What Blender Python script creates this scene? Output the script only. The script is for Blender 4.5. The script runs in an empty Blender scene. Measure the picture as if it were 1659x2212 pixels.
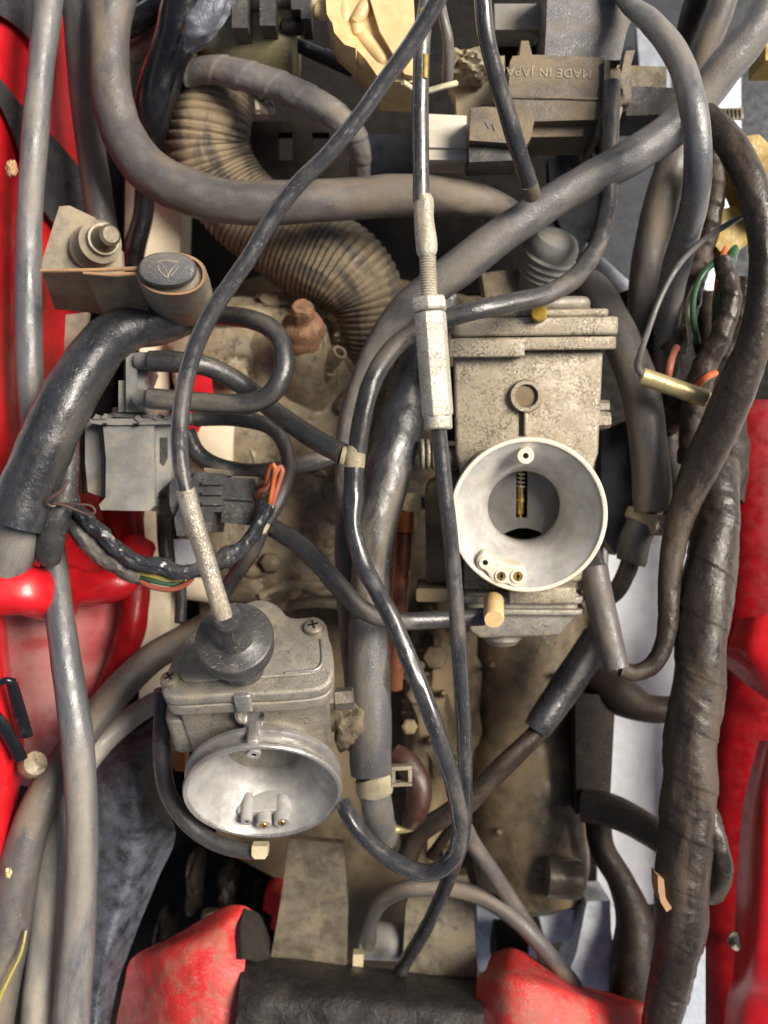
import bpy, bmesh, math, random
import numpy as np
from mathutils import Vector, Matrix, noise
random.seed(7)
scn = bpy.context.scene
COL = scn.collection
# ------------------------------------------------------------------ camera
H = 0.400            # camera height above the reference level, metres
S = 5530.0           # photo units per metre at the reference level (photo frame 1659 x 2212)
W0, H0 = 1659.0, 2212.0
cam = bpy.data.cameras.new("camera")
cam.sensor_fit = 'VERTICAL'
cam.sensor_height = 32.0
cam.lens = 32.0 * H / (H0 / S)
cam.clip_start = 0.01
cam.clip_end = 60.0
cam.dof.use_dof = True
cam.dof.focus_distance = 0.355
cam.dof.aperture_fstop = 9.5
camo = bpy.data.objects.new("camera", cam)
COL.objects.link(camo)
camo.location = (0, 0, H)
scn.camera = camo
# ------------------------------------------------------------------ light
SUN_EL, SUN_AZ = math.radians(50), math.radians(-68)   # azimuth from +Y towards +X is negative rotation
world = bpy.data.worlds.new("World")
scn.world = world
world.use_nodes = True
nt = world.node_tree
for n in list(nt.nodes): nt.nodes.remove(n)
sky = nt.nodes.new('ShaderNodeTexSky'); sky.sky_type = 'NISHITA'; sky.sun_disc = False
sky.sun_elevation = SUN_EL; sky.sun_rotation = math.radians(68)
sky.air_density = 1.0; sky.dust_density = 4.0; sky.ozone_density = 1.0
bg = nt.nodes.new('ShaderNodeBackground'); bg.inputs['Strength'].default_value = 0.05
ow = nt.nodes.new('ShaderNodeOutputWorld')
nt.links.new(sky.outputs[0], bg.inputs[0]); nt.links.new(bg.outputs[0], ow.inputs[0])
sl = bpy.data.lights.new("sun", 'SUN'); sl.energy = 4.9; sl.angle = math.radians(26); sl.color = (1.0, 0.92, 0.81)
so = bpy.data.objects.new("sun", sl); COL.objects.link(so)
sdir = Vector((math.cos(SUN_EL) * math.sin(math.radians(68)), math.cos(SUN_EL) * math.cos(math.radians(68)), math.sin(SUN_EL)))
so.rotation_euler = sdir.to_track_quat('Z', 'Y').to_euler(); so.location = (1, 1, 2)
scn.view_settings.view_transform = 'Standard'
scn.view_settings.look = 'None'
scn.view_settings.exposure = 0.4
scn.view_settings.gamma = 1.0
# ------------------------------------------------------------------ helpers
def P(x, y, z=0.0):
    """photo position (x, y) at height z millimetres -> metres in the place"""
    k = (H - z / 1000.0) / H / S
    return Vector(((x - W0 / 2) * k, (H0 / 2 - y) * k, z / 1000.0))
def mm(px, z=0.0):
    return px / S * (H - z / 1000.0) / H
def tag(o, label=None, cat=None, group=None, kind=None):
    if label: o['label'] = label
    if cat: o['category'] = cat
    if group: o['group'] = group
    if kind: o['kind'] = kind
    return o
def empty(name, loc, label, cat, group=None, rot=(0, 0, 0)):
    o = bpy.data.objects.new(name, None); COL.objects.link(o)
    o.empty_display_size = 0.01
    o.location = loc; o.rotation_euler = rot
    return tag(o, label, cat, group)
def link(name, me, mat, parent=None, local=False, smooth=True, angle=40, keep_tc=False):
    """one mesh object; world-space vertices are re-based on the thing's origin"""
    me.name = name
    n = len(me.vertices)
    co = np.empty(n * 3); me.vertices.foreach_get('co', co); co = co.reshape(-1, 3)
    if 'tc' not in me.attributes:
        a = me.attributes.new('tc', 'FLOAT_VECTOR', 'POINT')
        a.data.foreach_set('vector', (co * 100).ravel())
    o = bpy.data.objects.new(name, me)
    if local:
        pass
    elif parent is not None:
        org = np.array(parent_org(parent)); co = co - org
        me.vertices.foreach_set('co', co.ravel())
    else:
        c = (co.min(0) + co.max(0)) / 2; c[2] = co[:, 2].min()
        co = co - c; me.vertices.foreach_set('co', co.ravel()); o.location = c
    if mat is not None: me.materials.append(mat)
    if smooth:
        me.polygons.foreach_set('use_smooth', [True] * len(me.polygons))
        me.update()
        try: me.set_sharp_from_angle(angle=math.radians(angle))
        except Exception: pass
    me.update()
    COL.objects.link(o)
    if parent is not None: o.parent = parent
    return o
def parent_org(p):
    o = Vector((0, 0, 0))
    while p is not None:
        o = o + p.location; p = p.parent
    return o
def catmull(pts, n):
    pts = np.array(pts, float)
    m = len(pts)
    if m == 2:
        t = np.linspace(0, 1, n)[:, None]; return pts[0] * (1 - t) + pts[1] * t
    e = np.vstack([2 * pts[0] - pts[1], pts, 2 * pts[-1] - pts[-2]])
    # centripetal-ish: parametrise by chord length
    d = np.linalg.norm(np.diff(pts[:, :3], axis=0), axis=1); cum = np.concatenate([[0], np.cumsum(d)])
    out = []
    for s in np.linspace(0, cum[-1], n):
        i = min(max(np.searchsorted(cum, s, side='right') - 1, 0), m - 2)
        t = (s - cum[i]) / max(d[i], 1e-9)
        p0, p1, p2, p3 = e[i], e[i + 1], e[i + 2], e[i + 3]
        dl = d[i]; d0 = d[i - 1] if i > 0 else dl; d2 = d[i + 1] if i < m - 2 else dl
        m1 = (p2 - p0) / (dl + d0) * dl; m2 = (p3 - p1) / (dl + d2) * dl
        h = t * t
        out.append((2 * h * t - 3 * h + 1) * p1 + (h * t - 2 * h + t) * m1 + (-2 * h * t + 3 * h) * p2 + (h * t - h) * m2)
    return np.array(out)
def tube_mesh(pts, step=0.0012, n=24, radf=None, caps=True, hollow=0.0, flat=None, world_pts=False):
    """pts: (x, y, z mm, width px) in photo positions; radf(s, th, r) -> added radius"""
    if world_pts: c = np.array(pts, float)
    else: c = np.array([[*P(x, y, z), mm(w, z) / 2] for x, y, z, w in pts])
    L = np.linalg.norm(np.diff(c[:, :3], axis=0), axis=1).sum()
    k = max(3, int(L / step) + 1)
    q = catmull(c, k); p = q[:, :3]; r = q[:, 3]
    t = np.gradient(p, axis=0); t /= np.linalg.norm(t, axis=1)[:, None] + 1e-12
    s = np.concatenate([[0], np.cumsum(np.linalg.norm(np.diff(p, axis=0), axis=1))])
    u = np.cross(t[0], [0, 0, 1.0]);
    if np.linalg.norm(u) < 1e-3: u = np.cross(t[0], [0, 1.0, 0])
    u /= np.linalg.norm(u)
    th = np.arange(n) * 2 * math.pi / n
    V = []; TC = []
    for i in range(k):
        u = u - t[i] * np.dot(u, t[i]); u /= np.linalg.norm(u)
        v = np.cross(t[i], u)
        rr = np.full(n, r[i])
        if radf is not None: rr = rr + np.array([radf(s[i], a, r[i]) for a in th])
        a, b = rr * np.cos(th), rr * np.sin(th)
        if flat: b = b * flat
        V.append(p[i] + a[:, None] * u + b[:, None] * v)
        TC.append(np.stack([np.full(n, s[i]), a, b], 1))
    V = np.concatenate(V); TC = np.concatenate(TC)
    F = []
    for i in range(k - 1):
        for j in range(n):
            j2 = (j + 1) % n
            F.append((i * n + j, i * n + j2, (i + 1) * n + j2, (i + 1) * n + j))
    V = list(map(tuple, V)); TC = list(map(tuple, TC))
    if caps:
        for e, i in ((0, 0), (1, k - 1)):
            base = i * n
            if hollow:
                ids = []
                for frac, dep in ((1 - hollow, 0.0), (1 - hollow, -0.006)):
                    row = []
                    for j in range(n):
                        c0 = p[i]; w = np.array(V[base + j]) - c0
                        q_ = c0 + w * frac - t[i] * (dep * (1 if e else -1)) * -1
                        row.append(len(V)); V.append(tuple(q_)); TC.append((s[i], 0, 0))
                    ids.append(row)
                rows = [list(range(base, base + n))] + ids
                for a_, b_ in zip(rows[:-1], rows[1:]):
                    for j in range(n):
                        j2 = (j + 1) % n
                        f = (a_[j], b_[j], b_[j2], a_[j2]); F.append(f if e == 0 else f[::-1])
                F.append(tuple(rows[-1]) if e == 1 else tuple(rows[-1][::-1]))
            else:
                f = tuple(range(base, base + n)); F.append(f[::-1] if e == 0 else f)
    me = bpy.data.meshes.new('tube'); me.from_pydata(V, [], F)
    a = me.attributes.new('tc', 'FLOAT_VECTOR', 'POINT')
    off = random.random() * 50
    a.data.foreach_set('vector', (np.array(TC) * 100 + [off, 0, 0]).ravel())
    me.validate()
    return me
def wob(amp=0.0002, f=120.0, seed=0.0):
    def g(s, th, r):
        return amp * noise.noise(Vector((s * f + seed, math.cos(th) * 1.2, math.sin(th) * 1.2))) + min(r, 0.008) * 0.05 * noise.noise(Vector((s * 38 + seed, math.cos(th) * 0.8, math.sin(th) * 0.8)))
    return g
def tube(name, pts, mat, label=None, cat=None, group=None, parent=None, amp=0.00018, **k):
    if k.get('radf') is None: k['radf'] = wob(amp, 110, random.random() * 90)
    me = tube_mesh(pts, **k)
    o = link(name, me, mat, parent)
    return tag(o, label, cat, group)
def bevel(bm, w, seg=2, ang=30):
    if w <= 0: return
    ed = [e for e in bm.edges if len(e.link_faces) == 2 and e.calc_face_angle(0) > math.radians(ang)]
    if ed: bmesh.ops.bevel(bm, geom=ed, offset=w, segments=seg, profile=0.5, affect='EDGES', clamp_overlap=True)
def bm_mesh(bm):
    me = bpy.data.meshes.new('m'); bmesh.ops.recalc_face_normals(bm, faces=bm.faces); bm.to_mesh(me); bm.free(); return me
def prism_mesh(poly, z0, z1, bev=0.0006, taper=1.0, seg=2):
    """poly in photo positions as seen at z1 (mm); same outline carried straight down to z0"""
    bm = bmesh.new()
    top = []
    for q in poly:
        z = q[2] if len(q) > 2 else z1
        top.append(P(q[0], q[1], z))
    c = sum(top, Vector()) / len(top)
    dz = (z1 - z0) / 1000.0
    bot = [Vector((c.x + (v.x - c.x) * taper, c.y + (v.y - c.y) * taper, v.z - dz)) for v in top]
    tv = [bm.verts.new(v) for v in top]; bv = [bm.verts.new(v) for v in bot]
    bm.faces.new(tv); bm.faces.new(bv[::-1])
    n = len(tv)
    for i in range(n): bm.faces.new((tv[i], bv[i], bv[(i + 1) % n], tv[(i + 1) % n]))
    bevel(bm, bev, seg)
    return bm_mesh(bm)
def prism(name, poly, z0, z1, mat, label=None, cat=None, parent=None, bev=0.0006, taper=1.0, group=None):
    return tag(link(name, prism_mesh(poly, z0, z1, bev, taper), mat, parent), label, cat, group)
def box_mesh(size, M=None, bev=0.0005, seg=2):
    bm = bmesh.new(); bmesh.ops.create_cube(bm, size=1.0)
    bmesh.ops.scale(bm, vec=size, verts=bm.verts)
    bevel(bm, bev, seg)
    if M is not None: bmesh.ops.transform(bm, matrix=M, verts=bm.verts)
    return bm_mesh(bm)
def lathe_mesh(prof, M=None, n=48, close0=True, close1=True, sx=1.0, sy=1.0):
    """prof: (radius, height) pairs in metres, turned about local Z"""
    V = []; F = []
    for r, h in prof:
        for j in range(n):
            a = 2 * math.pi * j / n; V.append((r * math.cos(a) * sx, r * math.sin(a) * sy, h))
    for i in range(len(prof) - 1):
        for j in range(n):
            j2 = (j + 1) % n; F.append((i * n + j, i * n + j2, (i + 1) * n + j2, (i + 1) * n + j))
    if close0: F.append(tuple(range(n))[::-1])
    if close1: F.append(tuple(range((len(prof) - 1) * n, len(prof) * n)))
    me = bpy.data.meshes.new('l'); me.from_pydata(V, [], F)
    if M is not None: me.transform(M)
    me.update()
    bm = bmesh.new(); bm.from_mesh(me); bmesh.ops.recalc_face_normals(bm, faces=bm.faces); bm.to_mesh(me); bm.free()
    return me
def frame(origin, axis, up=(0, 1, 0)):
    z = Vector(axis).normalized(); x = Vector(up).cross(z)
    if x.length < 1e-4: x = Vector((1, 0, 0)).cross(z)
    x.normalize(); y = z.cross(x)
    M = Matrix((x, y, z)).transposed().to_4x4(); M.translation = Vector(origin); return M
def rod(name, a, b, prof, mat, parent=None, n=32, local=False, label=None, cat=None, spin=0.0, group=None, angle=35):
    """lathe from photo point a to b; prof as (radius mm, fraction along a->b)"""
    A = Vector(a) if local else P(*a); B = Vector(b) if local else P(*b)
    L = (B - A).length
    M = frame(A, B - A) @ Matrix.Rotation(spin, 4, 'Z')
    me = lathe_mesh([(r / 1000, f * L) for r, f in prof], M, n)
    return tag(link(name, me, mat, parent, local=local, angle=angle), label, cat, group)
def sheet_mesh(rows, nu=40, nv=60, thick=0.002, bumps=0.0, bf=60.0):
    """rows of (x, y, z) photo points, each row the same length -> smooth surface with real thickness"""
    R = [catmull([[*P(*q), 0] for q in r], nu)[:, :3] for r in rows]
    R = np.array(R)
    G = np.array([catmull(np.hstack([R[:, j], np.zeros((len(rows), 1))]), nv)[:, :3] for j in range(nu)])  # nu x nv x 3
    V = []
    for i in range(nu):
        for j in range(nv):
            p = Vector(G[i, j])
            if bumps: p.z += bumps * noise.fractal(Vector((p.x * bf, p.y * bf, 3.1)), 0.9, 2.1, 3)
            V.append(p)
    F = [(i * nv + j, (i + 1) * nv + j, (i + 1) * nv + j + 1, i * nv + j + 1) for i in range(nu - 1) for j in range(nv - 1)]
    bm = bmesh.new(); vs = [bm.verts.new(v) for v in V]
    for f in F: bm.faces.new([vs[k] for k in f])
    bm.normal_update()
    if sum(f.normal.z for f in bm.faces) < 0: bmesh.ops.reverse_faces(bm, faces=bm.faces); bm.normal_update()
    g = bmesh.ops.solidify(bm, geom=list(bm.faces), thickness=thick)
    me = bpy.data.meshes.new('s'); bmesh.ops.recalc_face_normals(bm, faces=bm.faces); bm.to_mesh(me); bm.free()
    return me
def sheet(name, rows, mat, label=None, cat=None, parent=None, group=None, **k):
    return tag(link(name, sheet_mesh(rows, **k), mat, parent, angle=60), label, cat, group)
def blob_mesh(c, size, amp=0.15, f=1.6, sub=4, seed=0.0, boxy=0.0):
    bm = bmesh.new(); bmesh.ops.create_icosphere(bm, subdivisions=sub, radius=1.0)
    for v in bm.verts:
        d = v.co.copy()
        if boxy:
            m = max(abs(d.x), abs(d.y), abs(d.z)); d = d.lerp(d / m, boxy)
        d *= 1 + amp * noise.fractal(v.co * f + Vector((seed, 0, 0)), 0.8, 2.0, 3)
        v.co = Vector((d.x * size[0], d.y * size[1], d.z * size[2])) + Vector(c)
    return bm_mesh(bm)
# ------------------------------------------------------------------ materials
def hexc(r, g, b): return (r, g, b, 1.0)
DUST = (0.30, 0.235, 0.155)
def mat(name, base, base2=None, rough=0.5, metal=0.0, dust=0.0, dustc=DUST, dscale=0.8, stretch=0.35, specks=None,
        speckc=(0.05, 0.04, 0.03), sscale=14.0, scratch=0.0, scratchc=(0.5, 0.48, 0.45), bump=0.12, bscale=9.0, coat=0.0,
        emit=None, trans=0.0, spec=0.5, up=0.8, rvar=0.15, fibre=0.0):
    m = bpy.data.materials.new(name); m.use_nodes = True
    t = m.node_tree; N = t.nodes; Lk = t.links
    b = N['Principled BSDF']
    def nd(k, **kw):
        n = N.new(k)
        for a, v in kw.items(): setattr(n, a, v)
        return n
    at = nd('ShaderNodeAttribute', attribute_name='tc')
    def mapped(sc):
        mp = nd('ShaderNodeMapping'); mp.inputs['Scale'].default_value = sc
        Lk.new(at.outputs['Vector'], mp.inputs['Vector']); return mp.outputs[0]
    def nz(sc, scale, detail=5, rg=0.6, dist=0.0):
        n = nd('ShaderNodeTexNoise'); n.inputs['Scale'].default_value = scale; n.inputs['Detail'].default_value = detail
        n.inputs['Roughness'].default_value = rg; n.inputs['Distortion'].default_value = dist
        Lk.new(mapped(sc), n.inputs['Vector']); return n.outputs['Fac']
    def ramp(src, lo, hi, a=0.0, c=1.0):
        r = nd('ShaderNodeMapRange'); r.interpolation_type = 'SMOOTHSTEP'
        r.inputs['From Min'].default_value = lo; r.inputs['From Max'].default_value = hi
        r.inputs['To Min'].default_value = a; r.inputs['To Max'].default_value = c
        Lk.new(src, r.inputs['Value']); return r.outputs[0]
    def mix(fac, a, c):
        x = nd('ShaderNodeMix', data_type='RGBA')
        if isinstance(fac, float): x.inputs[0].default_value = fac
        else: Lk.new(fac, x.inputs[0])
        for s_, v in ((6, a), (7, c)):
            if isinstance(v, tuple): x.inputs[s_].default_value = (*v[:3], 1)
            else: Lk.new(v, x.inputs[s_])
        return x.outputs[2]
    def mth(op, a, c=None, clamp=False):
        x = nd('ShaderNodeMath', operation=op); x.use_clamp = clamp
        for s_, v in ((0, a), (1, c)):
            if v is None: continue
            if isinstance(v, (int, float)): x.inputs[s_].default_value = v
            else: Lk.new(v, x.inputs[s_])
        return x.outputs[0]
    if base2 is None: base2 = tuple(min(1, c * 0.7) for c in base)
    col = mix(ramp(nz((stretch, 1, 1), 1.3, 4), 0.35, 0.65), base, base2)
    rgh = ramp(nz((1, 1, 1), 2.3, 4), 0.3, 0.7, max(0.03, rough - rvar), min(1, rough + rvar))
    height = nz((1, 1, 1), bscale, 6, 0.65)
    if specks:
        sm = ramp(nz((1, 1, 1), sscale, 3, 0.7), 1 - specks - 0.06, 1 - specks + 0.03)
        sm2 = ramp(nz((1, 1, 1), 0.9, 3), 0.35, 0.6, 0.25, 1.0)
        sm = mth('MULTIPLY', sm, sm2)
        col = mix(mth('MULTIPLY', sm, 0.8), col, speckc)
        height = mth('SUBTRACT', height, mth('MULTIPLY', sm, 0.5))
    if dust > 0:
        g = nd('ShaderNodeNewGeometry'); sx = nd('ShaderNodeSeparateXYZ'); Lk.new(g.outputs['Normal'], sx.inputs[0])
        upf = ramp(sx.outputs['Z'], 0.15, 0.92, 1 - up, 1.0)
        d1 = nz((stretch, 1, 1), dscale, 7, 0.62, 0.3)
        dm = ramp(d1, 0.66 - dust * 0.42, 0.82 - dust * 0.36)
        d2 = nz((1, 1, 1), 18.0, 4, 0.7)
        dm = mth('MULTIPLY', dm, ramp(d2, 0.25, 0.6, 0.55, 1.0))
        dm = mth('MULTIPLY', dm, upf, True)
        dm = mth('MULTIPLY', dm, min(0.95, 0.25 + dust))
        dc = mix(nz((1, 1, 1), 3.0, 3), tuple(c * 0.75 for c in dustc), tuple(min(1, c * 1.2) for c in dustc))
        col = mix(dm, col, dc)
        rgh = mth('ADD', mth('MULTIPLY', rgh, mth('SUBTRACT', 1.0, dm)), mth('MULTIPLY', dm, 0.85))
        height = mth('ADD', height, mth('MULTIPLY', mth('MULTIPLY', d2, dm), 0.6))
        if metal > 0:
            mt = mth('MULTIPLY', mth('SUBTRACT', 1.0, dm), metal); Lk.new(mt, b.inputs['Metallic'])
    elif metal > 0: b.inputs['Metallic'].default_value = metal
    if scratch > 0:
        s1 = nz((0.6, 3.0, 3.0), 9.0, 2, 0.5, 0.4)
        sm = mth('MULTIPLY', ramp(s1, 0.68 - scratch * 0.12, 0.74 - scratch * 0.1), ramp(nz((1, 1, 1), 1.7, 3), 0.4, 0.6))
        s2 = nz((1, 1, 1), 26.0, 2, 0.6)
        sm = mth('ADD', mth('MULTIPLY', sm, 0.6), ramp(s2, 0.76, 0.82, 0, 0.5), True)
        col = mix(mth('MULTIPLY', sm, min(1.0, scratch)), col, scratchc)
        height = mth('SUBTRACT', height, mth('MULTIPLY', sm, 0.3))
    if fibre > 0:
        col = mix(ramp(nz((0.15, 6, 6), 6.0, 3), 0.4, 0.7, 0, fibre), col, tuple(min(1, c * 1.6 + 0.02) for c in base))
    if not isinstance(col, tuple): Lk.new(col, b.inputs['Base Color'])
    Lk.new(rgh, b.inputs['Roughness'])
    bp = nd('ShaderNodeBump'); bp.inputs['Strength'].default_value = bump; bp.inputs['Distance'].default_value = 0.0012
    Lk.new(height, bp.inputs['Height']); Lk.new(bp.outputs[0], b.inputs['Normal'])
    b.inputs['Specular IOR Level'].default_value = spec
    if coat: b.inputs['Coat Weight'].default_value = coat; b.inputs['Coat Roughness'].default_value = 0.08
    if trans: b.inputs['Transmission Weight'].default_value = trans
    return m
RUB = (0.030, 0.029, 0.031)
M = {}
M['cable'] = mat('cable_sheath', (0.026, 0.026, 0.029), (0.042, 0.041, 0.043), 0.26, dust=0.30, dustc=(0.18, 0.155, 0.125), scratch=0.5, bump=0.06, bscale=5, spec=0.9)
M['hose'] = mat('rubber_hose', (0.028, 0.027, 0.028), (0.046, 0.044, 0.044), 0.33, dust=0.42, dustc=(0.165, 0.138, 0.105), scratch=0.4, bump=0.18, spec=0.75)
M['hose_grey'] = mat('grey_hose', (0.075, 0.080, 0.094), (0.12, 0.12, 0.125), 0.34, dust=0.5, dustc=(0.28, 0.245, 0.20), scratch=0.4, bump=0.2, dscale=0.6, spec=0.8, stretch=0.25)
M['hose_brown'] = mat('dusty_hose', (0.080, 0.073, 0.072), (0.105, 0.094, 0.088), 0.44, dust=0.50, dustc=(0.22, 0.172, 0.115), scratch=0.35, bump=0.22, dscale=0.7, spec=0.6)
M['hose_fuel'] = mat('grey_fuel_hose', (0.080, 0.080, 0.088), (0.115, 0.11, 0.108), 0.40, dust=0.5, dustc=(0.21, 0.18, 0.145), scratch=0.5, bump=0.3, bscale=12, spec=0.7)
M['hose_pale'] = mat('pale_hose', (0.30, 0.28, 0.25), (0.22, 0.205, 0.185), 0.38, dust=0.45, dustc=(0.45, 0.38, 0.28), scratch=0.5, scratchc=(0.06, 0.06, 0.06), bump=0.2, spec=0.6)
M['hose_black'] = mat('black_oily_hose', (0.018, 0.019, 0.022), (0.036, 0.037, 0.042), 0.30, dust=0.40, dustc=(0.20, 0.165, 0.12), scratch=0.4, bump=0.25, bscale=4, spec=0.7, stretch=0.2, dscale=0.6)
M['gloss_black'] = mat('gloss_black', (0.012, 0.012, 0.015), None, 0.2, dust=0.2, dustc=(0.12, 0.09, 0.08), bump=0.1)
M['duct'] = mat('duct_rubber', (0.075, 0.065, 0.052), (0.11, 0.094, 0.072), 0.40, dust=0.66, dustc=(0.31, 0.235, 0.14), bump=0.3, scratch=0.25, dscale=1.0, up=0.5)
M['tape'] = mat('harness_tape', (0.020, 0.0145, 0.011), (0.034, 0.025, 0.019), 0.34, dust=0.42, dustc=(0.105, 0.075, 0.048), bump=0.3, bscale=4, scratch=0.3)
M['tape_grey'] = mat('grey_tape', (0.14, 0.13, 0.13), (0.2, 0.185, 0.17), 0.38, dust=0.4, dustc=(0.25, 0.2, 0.15), bump=0.3, bscale=4)
M['cast'] = mat('cast_alloy', (0.44, 0.39, 0.305), (0.35, 0.30, 0.22), 0.40, metal=0.35, dust=0.45, dustc=(0.40, 0.335, 0.235), specks=0.47, sscale=11, speckc=(0.13, 0.10, 0.066), bump=0.35, bscale=11, stretch=1, up=0.3)
M['cast_cap'] = mat('cast_cap_alloy', (0.37, 0.345, 0.295), (0.29, 0.265, 0.22), 0.40, metal=0.4, dust=0.42, dustc=(0.34, 0.285, 0.195), specks=0.43, sscale=12, speckc=(0.13, 0.105, 0.075), bump=0.35, bscale=12, stretch=1, up=0.3)
M['cast_smooth'] = mat('alloy_machined', (0.50, 0.48, 0.45), (0.42, 0.40, 0.38), 0.34, metal=0.7, dust=0.25, specks=0.3, sscale=20, speckc=(0.2, 0.17, 0.13), bump=0.12, stretch=1)
M['bell_white'] = mat('bell_oxidised', (0.54, 0.525, 0.49), (0.41, 0.395, 0.375), 0.42, metal=0.15, dust=0.38, dustc=(0.58, 0.50, 0.37), specks=0.30, sscale=8, speckc=(0.28, 0.20, 0.13), bump=0.2, stretch=1, dscale=1.0, up=0.2)
M['bell_rim'] = mat('bell_rim', (0.74, 0.66, 0.50), (0.76, 0.71, 0.60), 0.5, metal=0.05, dust=0.25, dustc=(0.5, 0.38, 0.22), specks=0.36, sscale=10, speckc=(0.34, 0.25, 0.14), bump=0.3, stretch=1)
M['bell_alloy'] = mat('bell_alloy', (0.44, 0.43, 0.415), (0.33, 0.32, 0.31), 0.45, metal=0.25, dust=0.35, dustc=(0.40, 0.33, 0.26), specks=0.25, sscale=6, bump=0.12, stretch=1, up=0.2)
M['slide'] = mat('slide', (0.16, 0.15, 0.138), (0.12, 0.112, 0.102), 0.38, metal=0.1, bump=0.08, stretch=1, scratch=0.2)
M['brass'] = mat('brass', (0.62, 0.42, 0.13), (0.5, 0.33, 0.12), 0.3, metal=0.85, bump=0.1, dust=0.15)
M['brass_gold'] = mat('gold_sleeve', (0.55, 0.47, 0.24), (0.48, 0.38, 0.18), 0.3, metal=0.45, specks=0.2, sscale=10, speckc=(0.1, 0.08, 0.04), bump=0.2, dust=0.2)
M['copper'] = mat('copper_pipe', (0.34, 0.13, 0.07), (0.20, 0.08, 0.045), 0.3, metal=0.45, dust=0.2, bump=0.1)
M['rustbrown'] = mat('rust_brown_hose', (0.055, 0.022, 0.015), (0.035, 0.015, 0.01), 0.45, dust=0.15, bump=0.15)
M['orange_tr'] = mat('orange_plastic', (0.55, 0.16, 0.03), (0.4, 0.11, 0.02), 0.35, dust=0.15, bump=0.1)
M['zinc'] = mat('zinc_plate', (0.46, 0.43, 0.37), (0.36, 0.32, 0.26), 0.36, metal=0.5, dust=0.4, dustc=(0.38, 0.31, 0.22), specks=0.46, sscale=14, speckc=(0.15, 0.12, 0.085), bump=0.35, scratch=0.3, up=0.3)
M['zinc_pale'] = mat('zinc_pale', (0.60, 0.575, 0.50), (0.48, 0.44, 0.35), 0.36, metal=0.3, dust=0.35, dustc=(0.45, 0.36, 0.24), specks=0.42, sscale=16, speckc=(0.2, 0.155, 0.10), bump=0.35, scratch=0.4, up=0.3)
M['screw'] = mat('screw_steel', (0.40, 0.36, 0.30), (0.27, 0.235, 0.18), 0.42, metal=0.6, dust=0.45, specks=0.4, bump=0.25, stretch=1)
M['grey_pl'] = mat('grey_plastic', (0.21, 0.21, 0.20), (0.165, 0.162, 0.152), 0.5, dust=0.5, dustc=(0.30, 0.265, 0.205), scratch=0.45, bump=0.15, stretch=1, up=0.4)
M['black_pl'] = mat('black_plastic', (0.035, 0.035, 0.036), (0.055, 0.053, 0.05), 0.42, dust=0.35, dustc=(0.15, 0.125, 0.095), scratch=0.6, bump=0.12, stretch=1)
M['brown_pl'] = mat('brown_dusty_box', (0.10, 0.082, 0.062), (0.135, 0.108, 0.078), 0.55, dust=0.6, dustc=(0.26, 0.20, 0.125), bump=0.35, stretch=0.5, scratch=0.5)
M['cream'] = mat('cream_plastic', (0.74, 0.54, 0.27), (0.64, 0.44, 0.20), 0.42, dust=0.3, dustc=(0.45, 0.34, 0.2), specks=0.3, sscale=3, speckc=(0.4, 0.27, 0.12), bump=0.2, stretch=1, coat=0.1)
M['cream_pale'] = mat('cream_fitting', (0.56, 0.49, 0.32), (0.46, 0.38, 0.24), 0.45, dust=0.3, dustc=(0.30, 0.24, 0.16), bump=0.15, specks=0.35, stretch=1)
M['yellow'] = mat('yellow_plastic', (0.42, 0.27, 0.02), (0.28, 0.18, 0.015), 0.4, dust=0.4, dustc=(0.15, 0.11, 0.06), bump=0.2, stretch=1)
M['white_pl'] = mat('white_connector', (0.62, 0.57, 0.47), (0.5, 0.45, 0.35), 0.5, dust=0.4, bump=0.15)
M['bracket'] = mat('bracket_plate', (0.34, 0.295, 0.225), (0.25, 0.21, 0.155), 0.5, metal=0.2, dust=0.6, dustc=(0.40, 0.33, 0.225), specks=0.33, bump=0.25, stretch=1, up=0.4)
M['rustedge'] = mat('rusty_edge', (0.42, 0.24, 0.12), (0.34, 0.2, 0.11), 0.7, dust=0.3, specks=0.3, bump=0.3)
M['engine'] = mat('engine_case', (0.18, 0.138, 0.086), (0.10, 0.076, 0.047), 0.5, metal=0.15, dust=0.6, dustc=(0.26, 0.19, 0.105), specks=0.36, sscale=3.0, speckc=(0.045, 0.035, 0.022), bump=0.35, bscale=3, stretch=1, dscale=0.45)
M['engine_pale'] = mat('engine_head', (0.33, 0.28, 0.20), (0.20, 0.16, 0.105), 0.5, metal=0.15, dust=0.55, dustc=(0.33, 0.26, 0.155), specks=0.42, sscale=3, speckc=(0.10, 0.075, 0.045), bump=0.4, bscale=3, stretch=1, dscale=0.8)
M['strap'] = mat('dull_alloy_strap', (0.17, 0.145, 0.105), (0.12, 0.10, 0.07), 0.38, metal=0.4, dust=0.45, dustc=(0.18, 0.14, 0.085), specks=0.3, sscale=2.5, speckc=(0.05, 0.04, 0.03), bump=0.12, bscale=4, scratch=0.3, stretch=1)
M['dark'] = mat('near_black', (0.006, 0.005, 0.0045), (0.010, 0.008, 0.007), 0.65, dust=0.15, dustc=(0.022, 0.017, 0.012), bump=0.2, stretch=1, spec=0.15)
M['dark_brown'] = mat('dark_brown_plastic', (0.015, 0.010, 0.008), (0.024, 0.017, 0.012), 0.5, dust=0.3, dustc=(0.06, 0.042, 0.026), bump=0.25, stretch=1, spec=0.3)
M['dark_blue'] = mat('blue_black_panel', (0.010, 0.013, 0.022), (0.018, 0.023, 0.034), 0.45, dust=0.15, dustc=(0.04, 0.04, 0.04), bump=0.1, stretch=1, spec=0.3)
M['red'] = mat('red_paint', (0.58, 0.011, 0.018), (0.48, 0.008, 0.013), 0.36, dust=0.10, dustc=(0.4, 0.14, 0.12), bump=0.05, coat=0.15, stretch=1, rvar=0.08, spec=0.45)
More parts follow.
